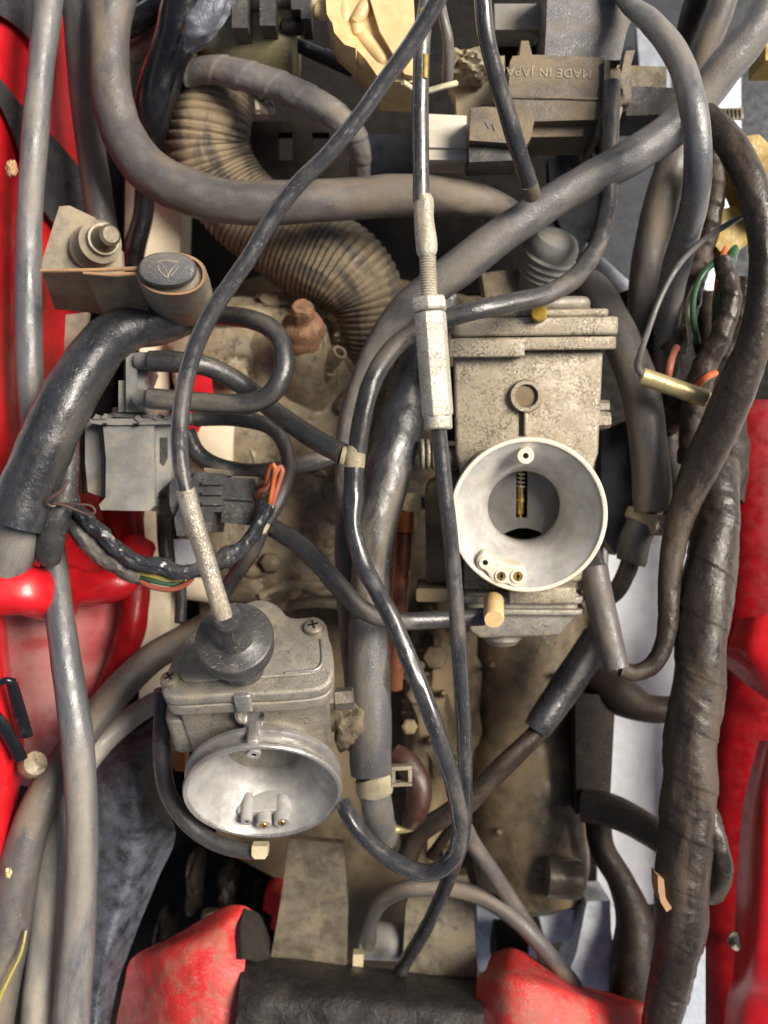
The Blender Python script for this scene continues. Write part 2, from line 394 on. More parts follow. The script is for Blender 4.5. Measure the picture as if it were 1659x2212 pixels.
M['red_shaded'] = mat('red_paint_shaded', (0.24, 0.0035, 0.006), (0.17, 0.0025, 0.005), 0.42, dust=0.06, dustc=(0.12, 0.03, 0.03), bump=0.04, stretch=1, spec=0.3)  # red paint with shade put into its colour, for the shaded panels
M['red_dull'] = mat('red_dusty', (0.52, 0.13, 0.13), (0.46, 0.08, 0.085), 0.5, dust=0.55, dustc=(0.50, 0.29, 0.26), bump=0.15, stretch=1, dscale=0.35)
M['red_scuff'] = mat('red_scuffed', (0.54, 0.026, 0.024), (0.44, 0.03, 0.026), 0.42, dust=0.50, dustc=(0.36, 0.14, 0.10), specks=0.36, sscale=3, speckc=(0.22, 0.08, 0.05), bump=0.3, scratch=0.6, stretch=1, dscale=0.9, up=0.3)
M['matte_black'] = mat('worn_black_wrap', (0.012, 0.011, 0.011), (0.02, 0.018, 0.016), 0.5, dust=0.3, dustc=(0.075, 0.06, 0.042), scratch=0.35, scratchc=(0.3, 0.06, 0.05), bump=0.6, bscale=5, stretch=1, spec=0.35)
M['stripe'] = mat('black_decal', (0.03, 0.032, 0.036), (0.05, 0.05, 0.055), 0.35, dust=0.2, bump=0.05, stretch=1)
M['mat'] = mat('rubber_mat', (0.020, 0.023, 0.030), (0.085, 0.098, 0.122), 0.34, dust=0.35, dustc=(0.15, 0.16, 0.19), scratch=0.9, scratchc=(0.28, 0.30, 0.35), bump=1.0, bscale=2.2, stretch=0.5, dscale=1.5)
M['blue_alloy'] = mat('pale_alloy', (0.70, 0.74, 0.80), (0.50, 0.53, 0.60), 0.35, metal=0.1, bump=0.15, stretch=1)
M['cloth'] = mat('white_cloth', (0.40, 0.44, 0.50), (0.33, 0.37, 0.43), 0.6, bump=0.3, bscale=3, specks=0.2, stretch=1)
M['frost'] = mat('blue_grey_panel', (0.20, 0.225, 0.27), (0.30, 0.32, 0.36), 0.5, bump=0.1, specks=0.3, sscale=2, stretch=1)
M['white_panel'] = mat('white_painted_panel', (0.62, 0.64, 0.68), (0.54, 0.56, 0.60), 0.5, bump=0.05, specks=0.2, sscale=3, speckc=(0.3, 0.3, 0.3), dust=0.2, dustc=(0.45, 0.43, 0.4), stretch=1)
M['cream_panel'] = mat('cream_painted_frame', (0.86, 0.76, 0.57), (0.80, 0.69, 0.49), 0.5, bump=0.08, specks=0.15, stretch=1, dust=0.15, dustc=(0.5, 0.4, 0.25))
M['floor'] = mat('pale_floor', (0.72, 0.73, 0.76), (0.64, 0.65, 0.68), 0.5, specks=0.2, sscale=1.0, bump=0.1, stretch=1)
M['spark'] = mat('rusty_cap', (0.24, 0.115, 0.055), (0.16, 0.08, 0.04), 0.65, dust=0.5, dustc=(0.34, 0.22, 0.12), bump=0.6, stretch=1, specks=0.4, sscale=4)
M['canister'] = mat('yellow_flecked_canister', (0.20, 0.175, 0.10), (0.27, 0.235, 0.12), 0.55, dust=0.4, dustc=(0.23, 0.19, 0.12), specks=0.35, sscale=6, speckc=(0.45, 0.38, 0.06), bump=0.3, stretch=0.3)
M['foil'] = mat('clear_wrap', (0.20, 0.215, 0.25), (0.11, 0.12, 0.14), 0.22, metal=0.1, bump=0.8, bscale=3, dust=0.3, spec=0.9)
M['silver'] = mat('fairing_bolt', (0.7, 0.64, 0.5), (0.5, 0.42, 0.3), 0.2, metal=0.9, bump=0.1)
for nm, c in (('w_orange', (0.60, 0.13, 0.03)), ('w_green', (0.035, 0.10, 0.05)), ('w_yellow', (0.42, 0.34, 0.08)), ('w_brown', (0.30, 0.08, 0.05)),
              ('w_black', (0.03, 0.03, 0.032)), ('w_grey', (0.17, 0.155, 0.145)), ('w_salmon', (0.62, 0.20, 0.12)), ('w_pale', (0.62, 0.56, 0.36)), ('w_rust', (0.12, 0.075, 0.06))):
    M[nm] = mat('wire' + nm[1:], c, None, 0.4, dust=0.25, dustc=(0.22, 0.17, 0.12), bump=0.1)
# ------------------------------------------------------------------ setting
bm = bmesh.new(); bmesh.ops.create_grid(bm, x_segments=8, y_segments=8, size=4.0)
bmesh.ops.translate(bm, vec=(0, 0, -0.42), verts=bm.verts)
fl = link('floor', bm_mesh(bm), M['floor'], smooth=False); tag(fl, 'pale workshop floor seen through the gaps below the engine', kind='structure')
# engine: crankcase, head, plug well, barrel
E = empty('engine', P(900, 1300, -200), 'large dusty tan engine casting behind the hoses, with rust-brown plug cap', 'engine')
prism('crankcase', [(395, 640), (700, 560), (1010, 640), (1250, 640), (1290, 1000), (1275, 1500), (1290, 2140), (590, 2140), (600, 1900), (470, 1830), (430, 1300)], -260, -120, M['engine'], parent=E, bev=0.008)
link('cylinder_head', blob_mesh(P(640, 1010, -100), (0.060, 0.068, 0.034), 0.16, 2.2, 5, 3.0, 0.45), M['engine_pale'], E)
link('head_cover', blob_mesh(P(520, 760, -92), (0.034, 0.026, 0.020), 0.12, 2.0, 4, 9.0, 0.5), M['engine_pale'], E)
link('head_rib', blob_mesh(P(500, 690, -84), (0.034, 0.006, 0.016), 0.12, 2.0, 3, 1.0, 0.5), M['engine_pale'], E)
tube('plug_well', [(662, 930, -100, 170), (664, 860, -84, 150), (662, 790, -66, 128), (658, 735, -52, 108), (656, 712, -48, 98)], M['engine_pale'], parent=E, amp=0.0005, n=40)
pc = tube('plug_cap', [(656, 735, -50, 92), (655, 712, -44, 92), (654, 700, -40, 84), (653, 690, -38, 56), (653, 668, -32, 50), (652, 660, -30, 40)], M['spark'], parent=E, amp=0.0012, n=32)
for x0, y0, z0, x1, y1, z1, w in ((700, 800, -60, 735, 760, -50, 34), (690, 830, -66, 712, 800, -58, 30), (742, 880, -70, 780, 840, -62, 44)):
    tube('boss', [(x0, y0, z0, w), (x1, y1, z1, w)], M['engine_pale'], parent=E, n=24, hollow=0.35)
rod('cylinder_barrel', (1130, 1330, -105), (1150, 1960, -95), [(20, 0), (25, 0.02), (25, 0.40), (27.5, 0.44), (28, 0.86), (25, 0.96), (14, 1.0)], M['engine'], E, n=64)
link('barrel_flange', blob_mesh(P(960, 1560, -105), (0.020, 0.060, 0.02), 0.3, 2.5, 4, 7, 0.3), M['engine'], E)
rod('drain_boss', (1180, 1893, -62), (1255, 1900, -62), [(6, 0), (9, 0.02), (9, 0.9), (8, 1)], M['strap'], E)
rg = random.Random(5)
for q in ([(455, 700), (520, 668), (590, 690)], [(470, 900), (540, 960), (560, 1040)], [(600, 960), (690, 980), (770, 960)], [(640, 1060), (700, 1120), (760, 1130)], [(455, 1100), (540, 1130), (620, 1110)], [(560, 1290), (640, 1260), (740, 1270)], [(740, 760), (790, 840), (800, 920)]):
    tube('casting_rib', [(x, y, -70 + rg.uniform(-4, 3), rg.uniform(12, 20)) for x, y in q], M['engine_pale'], parent=E, n=14, amp=0.0009)
for (x, y, z, rx_, ry_) in ((500, 800, -66, 40, 34), (545, 870, -64, 30, 24), (590, 1060, -66, 34, 20), (700, 1010, -66, 40, 22), (820, 880, -80, 26, 40), (850, 800, -84, 30, 34), (480, 1180, -78, 40, 24), (690, 1180, -70, 44, 22), (600, 650, -76, 50, 20), (740, 720, -70, 22, 26)):
    link('casting_boss', blob_mesh(P(x, y, z), (mm(rx_), mm(ry_), 0.006), 0.35, 1.8, 4, x * 0.1, 0.3), M['engine_pale'], E)
for (x, y, r, h) in ((905, 1440, 26, 6), (955, 1500, 20, 8), (930, 1600, 24, 6), (980, 1640, 16, 6), (905, 1700, 22, 7), (1060, 1440, 18, 5), (1210, 1460, 18, 6), (1075, 1800, 22, 5), (1200, 1780, 20, 6), (1120, 1900, 26, 6)):
    rod('casting_stud', (x, y, -90), (x + 3, y - 3, -78 + h), [(mm(r) * 500, 0), (mm(r) * 500, 0.8), (mm(r) * 400, 0.95), (mm(r) * 200, 1)], M['engine'], E, n=20)
for k in range(7):
    tube('cooling_fin', [(870, 1410 + k * 26, -96, 9), (930, 1404 + k * 26, -88, 9), (1000, 1412 + k * 26, -94, 9)], M['engine'], parent=E, n=8, amp=0.0006)
link('intake_stub', blob_mesh(P(560, 1250, -80), (0.022, 0.012, 0.012), 0.15, 2, 4, 4, 0.3), M['engine'], E)
tube('intake_clamp', [(470, 1140, -78, 40), (515, 1215, -70, 44), (560, 1235, -70, 36), (600, 1210, -74, 30)], M['engine'], parent=E, n=20)
tube('cover_ring', [(640, 1305, -80, 22), (690, 1300, -78, 24), (760, 1312, -78, 24), (800, 1340, -78, 22)], M['strap'], parent=E, n=16)
for (x, y, z, r) in ((585, 1215, -64, 5), (640, 1170, -70, 4), (900, 1500, -80, 5), (940, 1420, -78, 6), (885, 1570, -76, 4), (725, 950, -72, 4)):
    b_ = rod('case_bolt', (x, y, z - 12), (x, y, z + 2), [(r, 0), (r, 0.75), (r * 0.9, 0.95), (r * 0.6, 1)], M['engine'], E, n=6, angle=30)
# straps at the bottom
prism('alloy_strap', [(625, 1812, -66), (742, 1822, -66), (752, 1950, -64), (748, 2125, -60), (582, 2085, -60), (606, 1950, -64)], -66, -60, M['strap'], 'wide dull alloy strap running down below the left carburettor', 'strap', bev=0.001)
prism('alloy_strap', [(877, 1952, -66), (900, 1900, -70), (1010, 1890, -70), (1024, 1950, -66), (1032, 2140, -60), (868, 2110, -60)], -72, -62, M['strap'], 'shorter dull alloy strap crossed by two thin hoses at the bottom', 'strap', bev=0.001)
rod('spacer_tube', (775, 2030, -75), (885, 2035, -75), [(7, 0), (8.5, 0.03), (8.5, 0.97), (7, 1)], M['grey_pl'], None, label='grey plastic spacer tube lying between the two alloy straps', cat='spacer')
prism('yellow_clip', [(763, 2062), (786, 2062), (784, 2092), (762, 2088)], -66, -60, M['cream_pale'], 'tiny yellow clip under the grey spacer tube', 'clip')
# cream frame behind the left side
prism('frame_rail', [(272, 340), (395, 340), (388, 560), (364, 700), (366, 1100), (368, 1290), (360, 1520), (300, 1520), (306, 1290), (312, 1100), (300, 700), (268, 560)], -110, -84, M['cream_panel'], 'cream painted frame rail glimpsed behind the hoses on the left', 'frame rail', bev=0.002)
prism('frame_gusset', [(425, 915), (505, 915), (500, 1005), (465, 1000), (430, 975)], -90, -62, M['cream_panel'], 'cream frame gusset showing through the loop of black hose', 'gusset', bev=0.001)
prism('warning_tag', [(386, 805), (455, 808), (462, 868), (412, 960), (388, 955)], -60, -58, M['red'], 'small bright red tag behind the looped hose beside the solenoid', 'tag')
prism('white_tag', [(375, 1165), (418, 1165), (424, 1222), (380, 1222)], -60, -58, M['white_panel'], 'small white tag below the black electrical connector', 'tag')
tube('thin_post', [(352, 1100, -60, 30), (360, 1210, -60, 30), (388, 1260, -55, 26), (390, 1345, -50, 26)], M['black_pl'], 'thin black post beside the cream frame rail', 'post')
tube('rear_post', [(410, 1265, -80, 60), (440, 1270, -78, 60), (490, 1280, -76, 56)], M['cream_panel'], 'short cream stub of tube behind the left throttle cable ferrule', 'tube')
# dark backing added where the gaps hold only shade, plus fittings
F = empty('gap_backing', P(800, 2000, -160), 'added black backing plates and fittings standing in for shade around the engine', 'frame')
prism('shade_backing', [(-300, -300), (1305, -300), (1305, 2500), (-300, 2500)], -245, -240, M['dark'], parent=F)
prism('shade_backing', [(1306, -300), (1900, -300), (1900, 1130), (1306, 1130)], -245, -240, M['dark'], parent=F)
prism('shade_backing', [(1470, 1132), (1900, 1132), (1900, 2500), (1470, 2500)], -245, -240, M['dark'], parent=F)
prism('edge_plate', [(1500, 1950), (1560, 1950), (1560, 2400), (1500, 2400)], -130, -100, M['cloth'], parent=F)  # plain pale plate low at the right edge
prism('inner_wall', [(1474, 1180), (1600, 1180), (1600, 2300), (1400, 2300), (1432, 1900), (1462, 1640)], -170, -130, M['red_shaded'], parent=F)
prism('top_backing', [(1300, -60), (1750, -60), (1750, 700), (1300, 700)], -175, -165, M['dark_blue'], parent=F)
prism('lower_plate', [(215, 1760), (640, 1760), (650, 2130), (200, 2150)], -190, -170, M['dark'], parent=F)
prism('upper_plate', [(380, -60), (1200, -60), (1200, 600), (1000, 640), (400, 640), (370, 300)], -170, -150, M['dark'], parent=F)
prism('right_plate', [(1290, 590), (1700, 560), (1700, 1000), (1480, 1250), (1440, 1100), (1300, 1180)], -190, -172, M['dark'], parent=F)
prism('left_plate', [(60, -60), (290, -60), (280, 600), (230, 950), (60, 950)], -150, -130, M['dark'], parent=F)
for (x, y, w, h) in ((500, 1905, 60, 120), (425, 1900, 40, 160), (360, 2000, 46, 90), (560, 1950, 22, 200), (470, 2010, 26, 70)):
    link('fitting', blob_mesh(P(x, y, -130), (mm(w) / 2, mm(h) / 2, 0.02), 0.25, 1.7, 3, x, 0.4), M['dark_brown'], F)
for q, w_ in (([(1405, 560, -58), (1420, 680, -56), (1430, 800, -56), (1440, 920, -54), (1450, 1050, -50), (1446, 1150, -46)], 84), ([(1350, 640, -80), (1400, 760, -74), (1440, 900, -70), (1470, 1050, -66)], 70), ([(1530, 640, -60), (1540, 760, -56), (1570, 880, -50), (1580, 1000, -40), (1570, 1080, -36)], 74), ([(1640, 620, -50), (1640, 720, -40), (1610, 820, -36)], 60)):
    tube('loom_run', [(*p3, w_) for p3 in q], M['dark_brown'], parent=F, n=24, amp=0.0012)
link('bracket_foot', blob_mesh(P(470, 1990, -110), (0.008, 0.006, 0.006), 0.2, 2, 3, 2, 0.3), M['engine'], F)
G = empty('slotted_bracket', P(700, 320, -90), 'dark brown bracket with two oval slots behind the ribbed duct', 'bracket')
for q in ([(535, 262), (760, 262), (762, 286), (535, 286)], [(540, 346), (765, 346), (770, 396), (545, 396)], [(535, 286), (600, 286), (600, 346), (540, 346)], [(632, 286), (674, 286), (674, 346), (632, 346)], [(712, 286), (762, 286), (765, 346), (712, 346)]):
    prism('plate', q, -96, -88, M['dark_brown'], parent=G, bev=0.0012)
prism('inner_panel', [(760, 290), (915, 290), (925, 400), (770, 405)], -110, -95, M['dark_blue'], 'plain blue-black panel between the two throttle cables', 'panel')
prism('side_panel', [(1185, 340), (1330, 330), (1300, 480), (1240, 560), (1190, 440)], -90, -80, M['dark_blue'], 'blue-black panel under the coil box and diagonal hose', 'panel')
for k_, (a, b_) in enumerate((((1262, 296), (1300, 380)), ((1290, 290), (1322, 372)), ((1238, 300), (1276, 396)))):
    tube('lead', [(*a, -70, 14), (*b_, -72, 14)], M['w_black'], ['middle one of three thin leads below the lettered box', 'rightmost of three thin leads below the lettered box', 'leftmost of three thin leads below the lettered box'][k_], 'lead', 'thin leads below the coil box', n=10)
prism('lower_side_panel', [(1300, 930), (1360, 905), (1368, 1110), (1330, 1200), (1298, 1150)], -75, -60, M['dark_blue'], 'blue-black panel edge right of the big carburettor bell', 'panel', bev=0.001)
# white body panel behind, right
prism('body_trim', [(1540, 150), (1600, 150), (1602, 420), (1570, 640), (1510, 620), (1536, 300)], -150, -147, M['blue_alloy'], 'white panel strip behind the hoses at the upper right', 'panel')
prism('white_body_panel', [(1318, 1120), (1520, 1120), (1520, 1560), (1490, 1960), (1290, 1960), (1290, 1720)], -112, -108, M['white_panel'], 'white body panel glimpsed between engine and wrapped harness', 'panel')
prism('frosted_panel', [(1375, 60), (1445, 50), (1450, 200), (1385, 180)], -150, -146, M['frost'], 'pale blue-grey panel deep behind the arching grey hose', 'panel')
rod('pale_pipe', (1255, 540, -90), (1375, 650, -90), [(4.4, 0), (4.4, 1)], M['blue_alloy'], None, label='pale blue-grey pipe crossing behind the bellows boot', cat='pipe')
# alloy lever lower right
prism('alloy_lever', [(1268, 1948), (1318, 1945), (1320, 2010), (1332, 2090), (1330, 2150), (1218, 2130), (1245, 2060)], -95, -70, M['blue_alloy'], 'shiny pale alloy lever just above the right red cover', 'lever', bev=0.003)
prism('alloy_casting', [(1160, 1962), (1240, 1965), (1236, 2030), (1180, 2040)], -100, -85, M['blue_alloy'], 'mottled alloy foot to the left of the pale lever', 'casting', bev=0.003)
prism('grey_plate', [(1030, 1950), (1150, 1955), (1160, 2080), (1035, 2100)], -110, -100, M['blue_alloy'], 'blue-grey plate behind the crossing hoses at the bottom', 'plate', bev=0.002)
rod('dark_collar', (1060, 2045, -80), (1140, 2045, -80), [(4, 0), (12, 0.1), (12, 0.9), (4, 1)], M['dark'], None, label='black round collar behind the right red cover', cat='collar')
prism('red_scrap', [(572, 1934), (590, 1926), (606, 1932), (604, 1990), (596, 2010), (584, 2006), (588, 1978), (568, 1966)], -120, -100, M['red'], 'bright red scrap showing through the dark gap beside the strap', 'scrap', bev=0.002)
# brackets right lower
B_ = empty('dark_bracket', P(1290, 1700, -80), 'dark brown bracket and arms between engine barrel and harness', 'bracket')
prism('post', [(1243, 1500), (1330, 1500), (1318, 1730), (1245, 1760)], -110, -62, M['dark_brown'], parent=B_, bev=0.003)
tube('arm', [(1280, 1460, -72, 70), (1340, 1500, -66, 90), (1400, 1530, -60, 62), (1480, 1532, -58, 56)], M['dark_brown'], parent=B_, n=20)
tube('arm', [(1258, 1740, -58, 70), (1310, 1748, -54, 72), (1370, 1775, -44, 68), (1430, 1812, -34, 66), (1470, 1850, -26, 60)], M['tape'], parent=B_, n=24)
tube('arm', [(1290, 1740, -70, 60), (1300, 1830, -70, 56), (1340, 1900, -66, 58), (1370, 1985, -62, 80), (1370, 2080, -60, 104), (1372, 2170, -60, 110)], M['dark_brown'], parent=B_, n=24)
tube('arm', [(1405, 1960, -74, 60), (1425, 2080, -70, 70), (1420, 2200, -70, 70)], M['dark'], parent=B_, n=20)
# ------------------------------------------------------------------ red bodywork
LF = empty('red_side_fairing', P(60, 900, -60), 'glossy red fairing with black stripes along the left edge', 'fairing')
sheet('outer_panel', [[(-60, -40, 0), (20, -40, -20), (110, -40, -60), (260, -40, -110)], [(-60, 250, 0), (10, 250, -20), (90, 250, -58), (240, 250, -100)],
      [(-60, 560, 0), (10, 560, -20), (90, 560, -50), (180, 560, -90)], [(-60, 880, 0), (10, 880, -18), (80, 880, -46), (190, 880, -84)], [(-60, 1260, 4), (10, 1260, -14), (90, 1250, -44), (240, 1240, -76)]], M['red'], parent=LF)

sheet('stripe', [[(-40, -30, 2), (30, -30, -20), (110, -30, -56)], [(-20, 20, 0), (40, 60, -24), (104, 130, -54)]], M['stripe'], parent=LF, thick=0.0005, nu=12, nv=8)
sheet('stripe', [[(-30, 130, 1), (50, 230, -30), (120, 300, -56), (205, 400, -78)], [(-10, 205, -8), (30, 290, -22), (80, 430, -42), (180, 560, -74)]], M['stripe'], parent=LF, thick=0.0005, nu=16, nv=8)
tube('flange_edge', [(-40, 1282, 6, 100), (20, 1275, 4, 108), (68, 1278, 0, 112), (108, 1292, -16, 96), (140, 1310, -40, 60)], M['red'], parent=LF, n=32, amp=0.0008)
tube('flange_edge', [(130, 1262, -48, 90), (200, 1270, -44, 74), (250, 1262, -44, 70), (280, 1240, -48, 60), (300, 1180, -60, 70)], M['red'], parent=LF, n=32, amp=0.0008)
tube('flange_edge', [(262, 1080, -70, 80), (285, 1180, -62, 62), (292, 1270, -58, 60), (286, 1350, -56, 62), (262, 1430, -58, 56), (225, 1500, -62, 48), (190, 1570, -68, 50)], M['red_shaded'], parent=LF, n=32, amp=0.0008)
sheet('recess', [[(-40, 1290, -28), (80, 1290, -46), (190, 1280, -56), (310, 1270, -70)], [(-40, 1400, -30), (80, 1400, -50), (180, 1400, -60), (290, 1400, -72)],
      [(-30, 1520, -34), (90, 1530, -56), (170, 1540, -64), (250, 1540, -76)], [(-20, 1690, -40), (80, 1700, -60), (140, 1710, -70), (200, 1700, -80)]], M['red_dull'], parent=LF, bumps=0.001, bf=40)
sheet('lower_panel', [[(-60, 1330, 10), (-10, 1330, 4), (14, 1340, -14)], [(-60, 1460, 10), (0, 1460, 2), (24, 1450, -20)], [(-60, 1600, 8), (20, 1600, -4), (52, 1600, -26)], [(-60, 1780, 6), (8, 1790, -6), (30, 1780, -22)],
      [(-60, 1950, 4), (-20, 1960, -4), (4, 1950, -16)]], M['red'], parent=LF, nu=16)
prism('inner_patch', [(200, 1060), (304, 1060), (310, 1240), (205, 1240)], -120, -84, M['red_shaded'], parent=LF)
RF = empty('red_side_fairing', P(1620, 1500, -40), 'red fairing panel with painted-in shade on its inner step along the right edge', 'fairing')
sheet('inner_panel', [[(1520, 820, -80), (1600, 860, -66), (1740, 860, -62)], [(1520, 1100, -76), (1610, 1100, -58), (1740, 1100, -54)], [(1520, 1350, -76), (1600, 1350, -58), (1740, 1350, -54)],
      [(1500, 1600, -84), (1580, 1600, -66), (1740, 1600, -60)], [(1480, 1900, -90), (1570, 1900, -72), (1740, 1900, -66)], [(1480, 2260, -90), (1570, 2260, -74), (1740, 2260, -66)]], M['red_shaded'], parent=RF)
sheet('outer_panel', [[(1640, 1600, -44), (1670, 1600, -30), (1730, 1600, -26)], [(1606, 1730, -48), (1652, 1730, -32), (1730, 1730, -28)], [(1594, 1850, -48), (1646, 1850, -30), (1730, 1850, -26)], [(1588, 1990, -48), (1640, 1990, -30), (1730, 1990, -26)],
      [(1584, 2100, -50), (1632, 2100, -34), (1730, 2100, -28)], [(1570, 2160, -56), (1620, 2170, -46), (1730, 2160, -36)], [(1560, 2260, -60), (1620, 2260, -50), (1730, 2260, -44)]], M['red'], parent=RF)
sheet('shoulder', [[(1590, 1340, -50), (1640, 1330, -40), (1740, 1330, -34)], [(1572, 1400, -48), (1630, 1420, -36), (1740, 1440, -30)], [(1568, 1440, -56), (1640, 1500, -46), (1740, 1560, -40)]], M['red'], parent=RF, nv=20)
rod('fairing_bolt', (1592, 2035, -66), (1600, 2031, -44), [(3.0, 0), (3.0, 0.5), (5.0, 0.55), (5.0, 0.75), (4.2, 0.92), (2.5, 1.0)], M['silver'], RF)
# rear cross-member, red ends and worn black middle
CM = empty('rear_cross_member', P(850, 2200, -60), 'scuffed red cross member with worn black wrap in its middle, across the bottom', 'cross member')
sheet('red_end', [[(450, 1978, -60), (490, 1958, -54), (525, 1956, -52), (552, 1972, -54)], [(372, 2024, -56), (430, 2006, -46), (485, 1998, -42), (530, 2010, -46)], [(286, 2070, -54), (370, 2050, -38), (450, 2050, -33), (530, 2068, -36)],
      [(268, 2130, -56), (360, 2120, -34), (440, 2120, -28), (524, 2130, -30)], [(234, 2290, -60), (350, 2290, -28), (440, 2290, -22), (508, 2290, -22)]], M['red_scuff'], parent=CM, bumps=0.0009, bf=90, nu=70, nv=80)
sheet('black_edge', [[(528, 1962, -50), (560, 1975, -54), (590, 2050, -66)], [(520, 2000, -42), (565, 2020, -52), (590, 2080, -64)], [(522, 2070, -32), (560, 2080, -44), (600, 2100, -60)]], M['matte_black'], parent=CM, nu=16, nv=16, bumps=0.001)
sheet('black_wrap', [[(505, 2055, -62), (650, 2072, -62), (850, 2096, -62), (1040, 2112, -62)], [(518, 2085, -36), (650, 2105, -34), (850, 2130, -34), (1040, 2148, -36)], [(515, 2160, -22), (650, 2170, -20), (850, 2180, -20), (1045, 2190, -22)],
      [(500, 2290, -16), (650, 2290, -14), (850, 2290, -14), (1050, 2290, -16)]], M['matte_black'], parent=CM, bumps=0.002, bf=70)
sheet('red_end', [[(1062, 2060, -62), (1110, 2048, -50), (1180, 2085, -50), (1260, 2130, -58), (1400, 2150, -66)], [(1048, 2095, -46), (1100, 2090, -30), (1190, 2115, -30), (1270, 2150, -38), (1400, 2165, -50)],
      [(1030, 2120, -36), (1100, 2120, -20), (1200, 2140, -20), (1290, 2170, -28), (1398, 2180, -40)], [(1038, 2290, -22), (1110, 2290, -10), (1220, 2290, -10), (1300, 2290, -14), (1392, 2290, -30)]], M['red_scuff'], parent=CM, bumps=0.0008, bf=50, nu=60)
# ------------------------------------------------------------------ carburettors (local millimetres: x right, -y out of the bell, z up the slide)
def lm(profile, M_, n=64): return lathe_mesh([(r / 1000, h / 1000) for r, h in profile], M_, n, close0=False, close1=False)
def lbox(cx, cy, cz, sx, sy, sz, bev=1.0, rot=None):
    Mx = Matrix.Translation((cx / 1000, cy / 1000, cz / 1000))
    if rot is not None: Mx = Mx @ rot
    return box_mesh((sx / 1000, sy / 1000, sz / 1000), Mx, bev / 1000, 3)
def lprism(poly, z0, z1, bev=1.0, axis='z'):
    bm = bmesh.new()
    n = len(poly)
    if axis == 'z': t = [Vector((x, y, z1)) / 1000 for x, y in poly]; b = [Vector((x, y, z0)) / 1000 for x, y in poly]
    else: t = [Vector((x, z1, y)) / 1000 for x, y in poly]; b = [Vector((x, z0, y)) / 1000 for x, y in poly]
    tv = [bm.verts.new(v) for v in t]; bv = [bm.verts.new(v) for v in b]
    bm.faces.new(tv); bm.faces.new(bv[::-1])
    for i in range(n): bm.faces.new((tv[i], bv[i], bv[(i + 1) % n], tv[(i + 1) % n]))
    bmesh.ops.recalc_face_normals(bm, faces=bm.faces)
    bevel(bm, bev / 1000, 3)
    return bm_mesh(bm)
def lrod(parent, name, a, b, prof, mat_, n=32, spin=0.0, angle=35):
    A = Vector(a) / 1000; B = Vector(b) / 1000; L = (B - A).length
    Mx = frame(A, B - A) @ Matrix.Rotation(spin, 4, 'Z')
    return link(name, lathe_mesh([(r / 1000, f * L) for r, f in prof], Mx, n), mat_, parent, local=True, angle=angle)
CYL = [(0.86, 0.0), (1, 0.04), (1, 0.96), (0.86, 1.0)]
def cyl(r): return [(r * a, b) for a, b in CYL]
def rounded(x0, x1, y0, y1, r, k=4):
    out = []
    for cx, cy, a0 in ((x1 - r, y1 - r, 0), (x0 + r, y1 - r, 90), (x0 + r, y0 + r, 180), (x1 - r, y0 + r, 270)):
        for i in range(k + 1):
            a = math.radians(a0 + 90 * i / k); out.append((cx + r * math.cos(a), cy + r * math.sin(a)))
    return out
def smooth_poly(pts, k=4):
    p = np.array([[a, b, 0, 0] for a, b in pts] + [[pts[0][0], pts[0][1], 0, 0]], float)
    q = catmull(p, len(pts) * k)[:-1]
    return [(a, b) for a, b in q[:, :2]]
def screw(parent, at_, axis, r, mat_, phase=0.0):
    A = Vector(at_); ax = Vector(axis).normalized()
    s = lrod(parent, 'screw', A, A + ax * (r * 0.75), [(r * 0.98, 0), (r, 0.25), (r * 0.9, 0.7), (r * 0.6, 0.97), (r * 0.2, 1.0)], mat_, 28)
    for k in range(2):
        Mx = frame((A + ax * (r * 0.66)) / 1000, ax) @ Matrix.Rotation(phase + k * math.pi / 2, 4, 'Z')
        link('cross_slot', box_mesh((r * 1.0 / 1000, r * 0.2 / 1000, r * 0.3 / 1000), Mx, 0.0), M['dark_brown'], s, local=True, smooth=False)
    return s
def bell(c, rim_mat, in_mat, y0=-25.0, R=29.8, groove=False, throat=15.0, deep=30):
    Mx = Matrix.Rotation(math.radians(90), 4, 'X')     # local z -> -y
    Mx = Matrix.Translation((0, y0 / 1000, 0)) @ Mx
    # h is measured out of the bell: 0 at the lip, negative going in
    inner = [(throat, -deep), (throat, -22.5), (throat + 0.5, -19.5), (throat + 1.9, -15.5), (throat + 4.0, -11.5), (throat + 6.6, -7.8), (throat + 9.2, -4.6), (throat + 11.4, -2.2), (R - 1.9, -0.6)]
    rim = [(R - 1.9, -0.5), (R - 1.7, 0.1), (R - 1.0, 0.35), (R - 0.35, 0.2), (R, -0.4), (R + 0.05, -1.4), (R - 0.4, -2.2)]
    if groove:
        rim += [(R - 2.6, -2.8), (R - 3.4, -4.2), (R - 3.2, -6.0), (R - 0.9, -6.6), (R - 0.2, -7.2), (R - 0.2, -8.8), (R - 1.2, -9.6), (R - 5, -12), (R - 8, -18), (R - 9, -26)]
    else:
        rim += [(R - 2.4, -3.4), (R - 4.2, -6), (R - 6, -10), (R - 8, -16), (R - 8, -24)]
    b = link('intake_bell', lm(inner, Mx, 96), in_mat, c, local=True, angle=60)
    r_ = link('bell_rim', lm(rim, Mx, 96), rim_mat, c, local=True, angle=35)
    return b, r_
def carb(name_loc, rx, rz, label, capz, capt, bottom, right):
    c = empty('carburettor', name_loc, label, 'carburettor', rot=(math.radians(rx), math.radians(rz[1]), math.radians(rz[0])))
    return c
